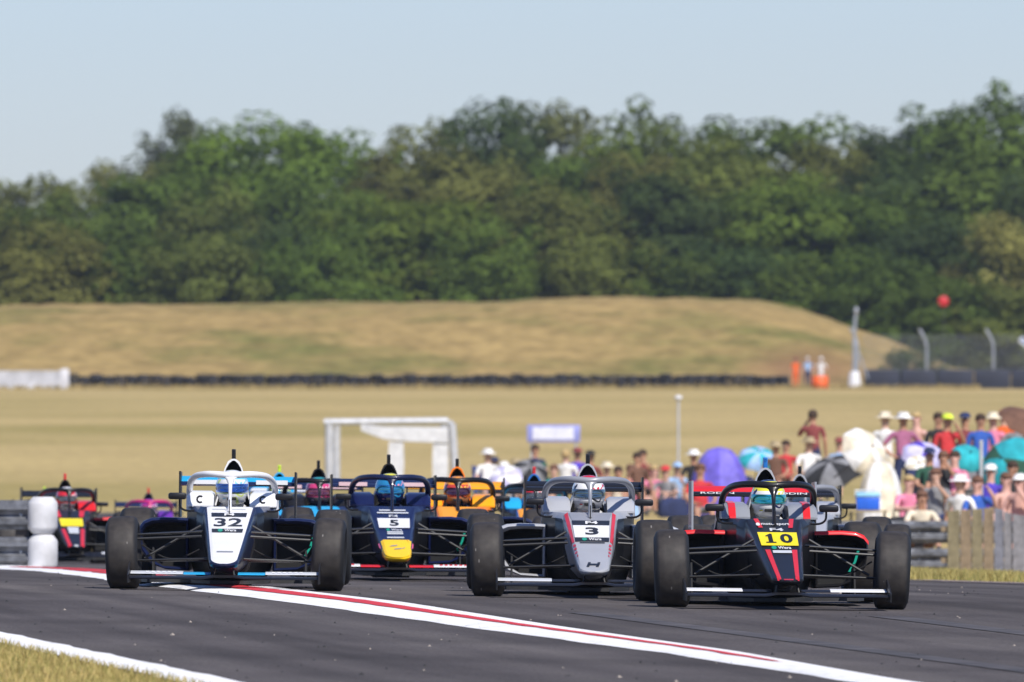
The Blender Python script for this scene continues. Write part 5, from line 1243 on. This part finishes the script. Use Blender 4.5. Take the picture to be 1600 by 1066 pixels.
obj('canopy', MB().loft([[(X2(px), y, Z2(py)), (X2(px), y, Z2(py2)), (X2(px), y+1.0, Z2(py2+1)), (X2(px), y+1.0, Z2(py-1))] for px, py, py2, y in ((564, 664, 673, -.1), (600, 668, 686, -.2), (640, 668, 690, -.2), (700, 669, 692, -.2))]).mesh('canopy', 30), M_WF, pf)
g3 = gp(865, 305); sg = empty('sign_board', g3); tag(sg, 'pale blue and white sign board standing above the crowd', 'sign')
z0, z1 = EYE + (HOR-691)/FPX*305 - g3.z, EYE + (HOR-664)/FPX*305 - g3.z
obj('board', MB().box((-.66, 0, z0), (.66, .05, z1), 0, .02).mesh('board'), mat('sign_blue', (.26, .28, .60), .5), sg); obj('face', MB().box((-.52, -.012, z0+.07), (.5, -.004, z1-.06)).mesh('face'), mat('sign_white', (.66, .67, .78), .5), sg)
for x in (-.55, .55): obj('post', MB().tube([(x, .08, 0), (x, .08, z1)], .03, 8).mesh('post'), M_GF, sg)
g4 = gp(1060, 310); po = empty('pole', g4); tag(po, 'slim pale pole with rounded head standing in the dry field', 'pole'); zt = EYE + (HOR-622)/FPX*310 - g4.z
obj('mast', MB().tube([(0, 0, 0), (0, 0, zt)], .03, 8).mesh('mast'), M_GF, po); obj('head', MB().ball((0, 0, zt), (.10, .10, .07)).mesh('head'), M_WF, po)
g5 = gp(1533, 186); po = empty('pole', g5); tag(po, 'grey pole rising between the teal umbrellas behind the fence', 'pole'); zt = EYE + (HOR-690)/FPX*186 - g5.z
obj('mast', MB().tube([(0, 0, 0), (0, 0, zt)], .028, 8).mesh('mast'), M_GF, po); obj('cap', MB().ball((0, 0, zt), (.034, .034, .02)).mesh('cap'), M_GF, po)

# ------------------------------------------------------------------ warm air between here and the wood
HAZE = True
if HAZE:
    hz = MB().box((-330, -40, -3.0), (330, 1100, 32)).mesh('haze', 0)
    hm = bpy.data.materials.new('haze'); hm.use_nodes = True; n, l = hm.node_tree.nodes, hm.node_tree.links
    n.remove(n['Principled BSDF']); pv = n.new('ShaderNodeVolumePrincipled')
    pv.inputs['Color'].default_value = (.80, .88, 1.0, 1); pv.inputs['Density'].default_value = .00009; pv.inputs['Anisotropy'].default_value = .2
    l.new(pv.outputs[0], n['Material Output'].inputs['Volume'])
    tag(obj('haze', hz, hm), 'thin summer haze over the whole place', 'haze', kind='stuff')
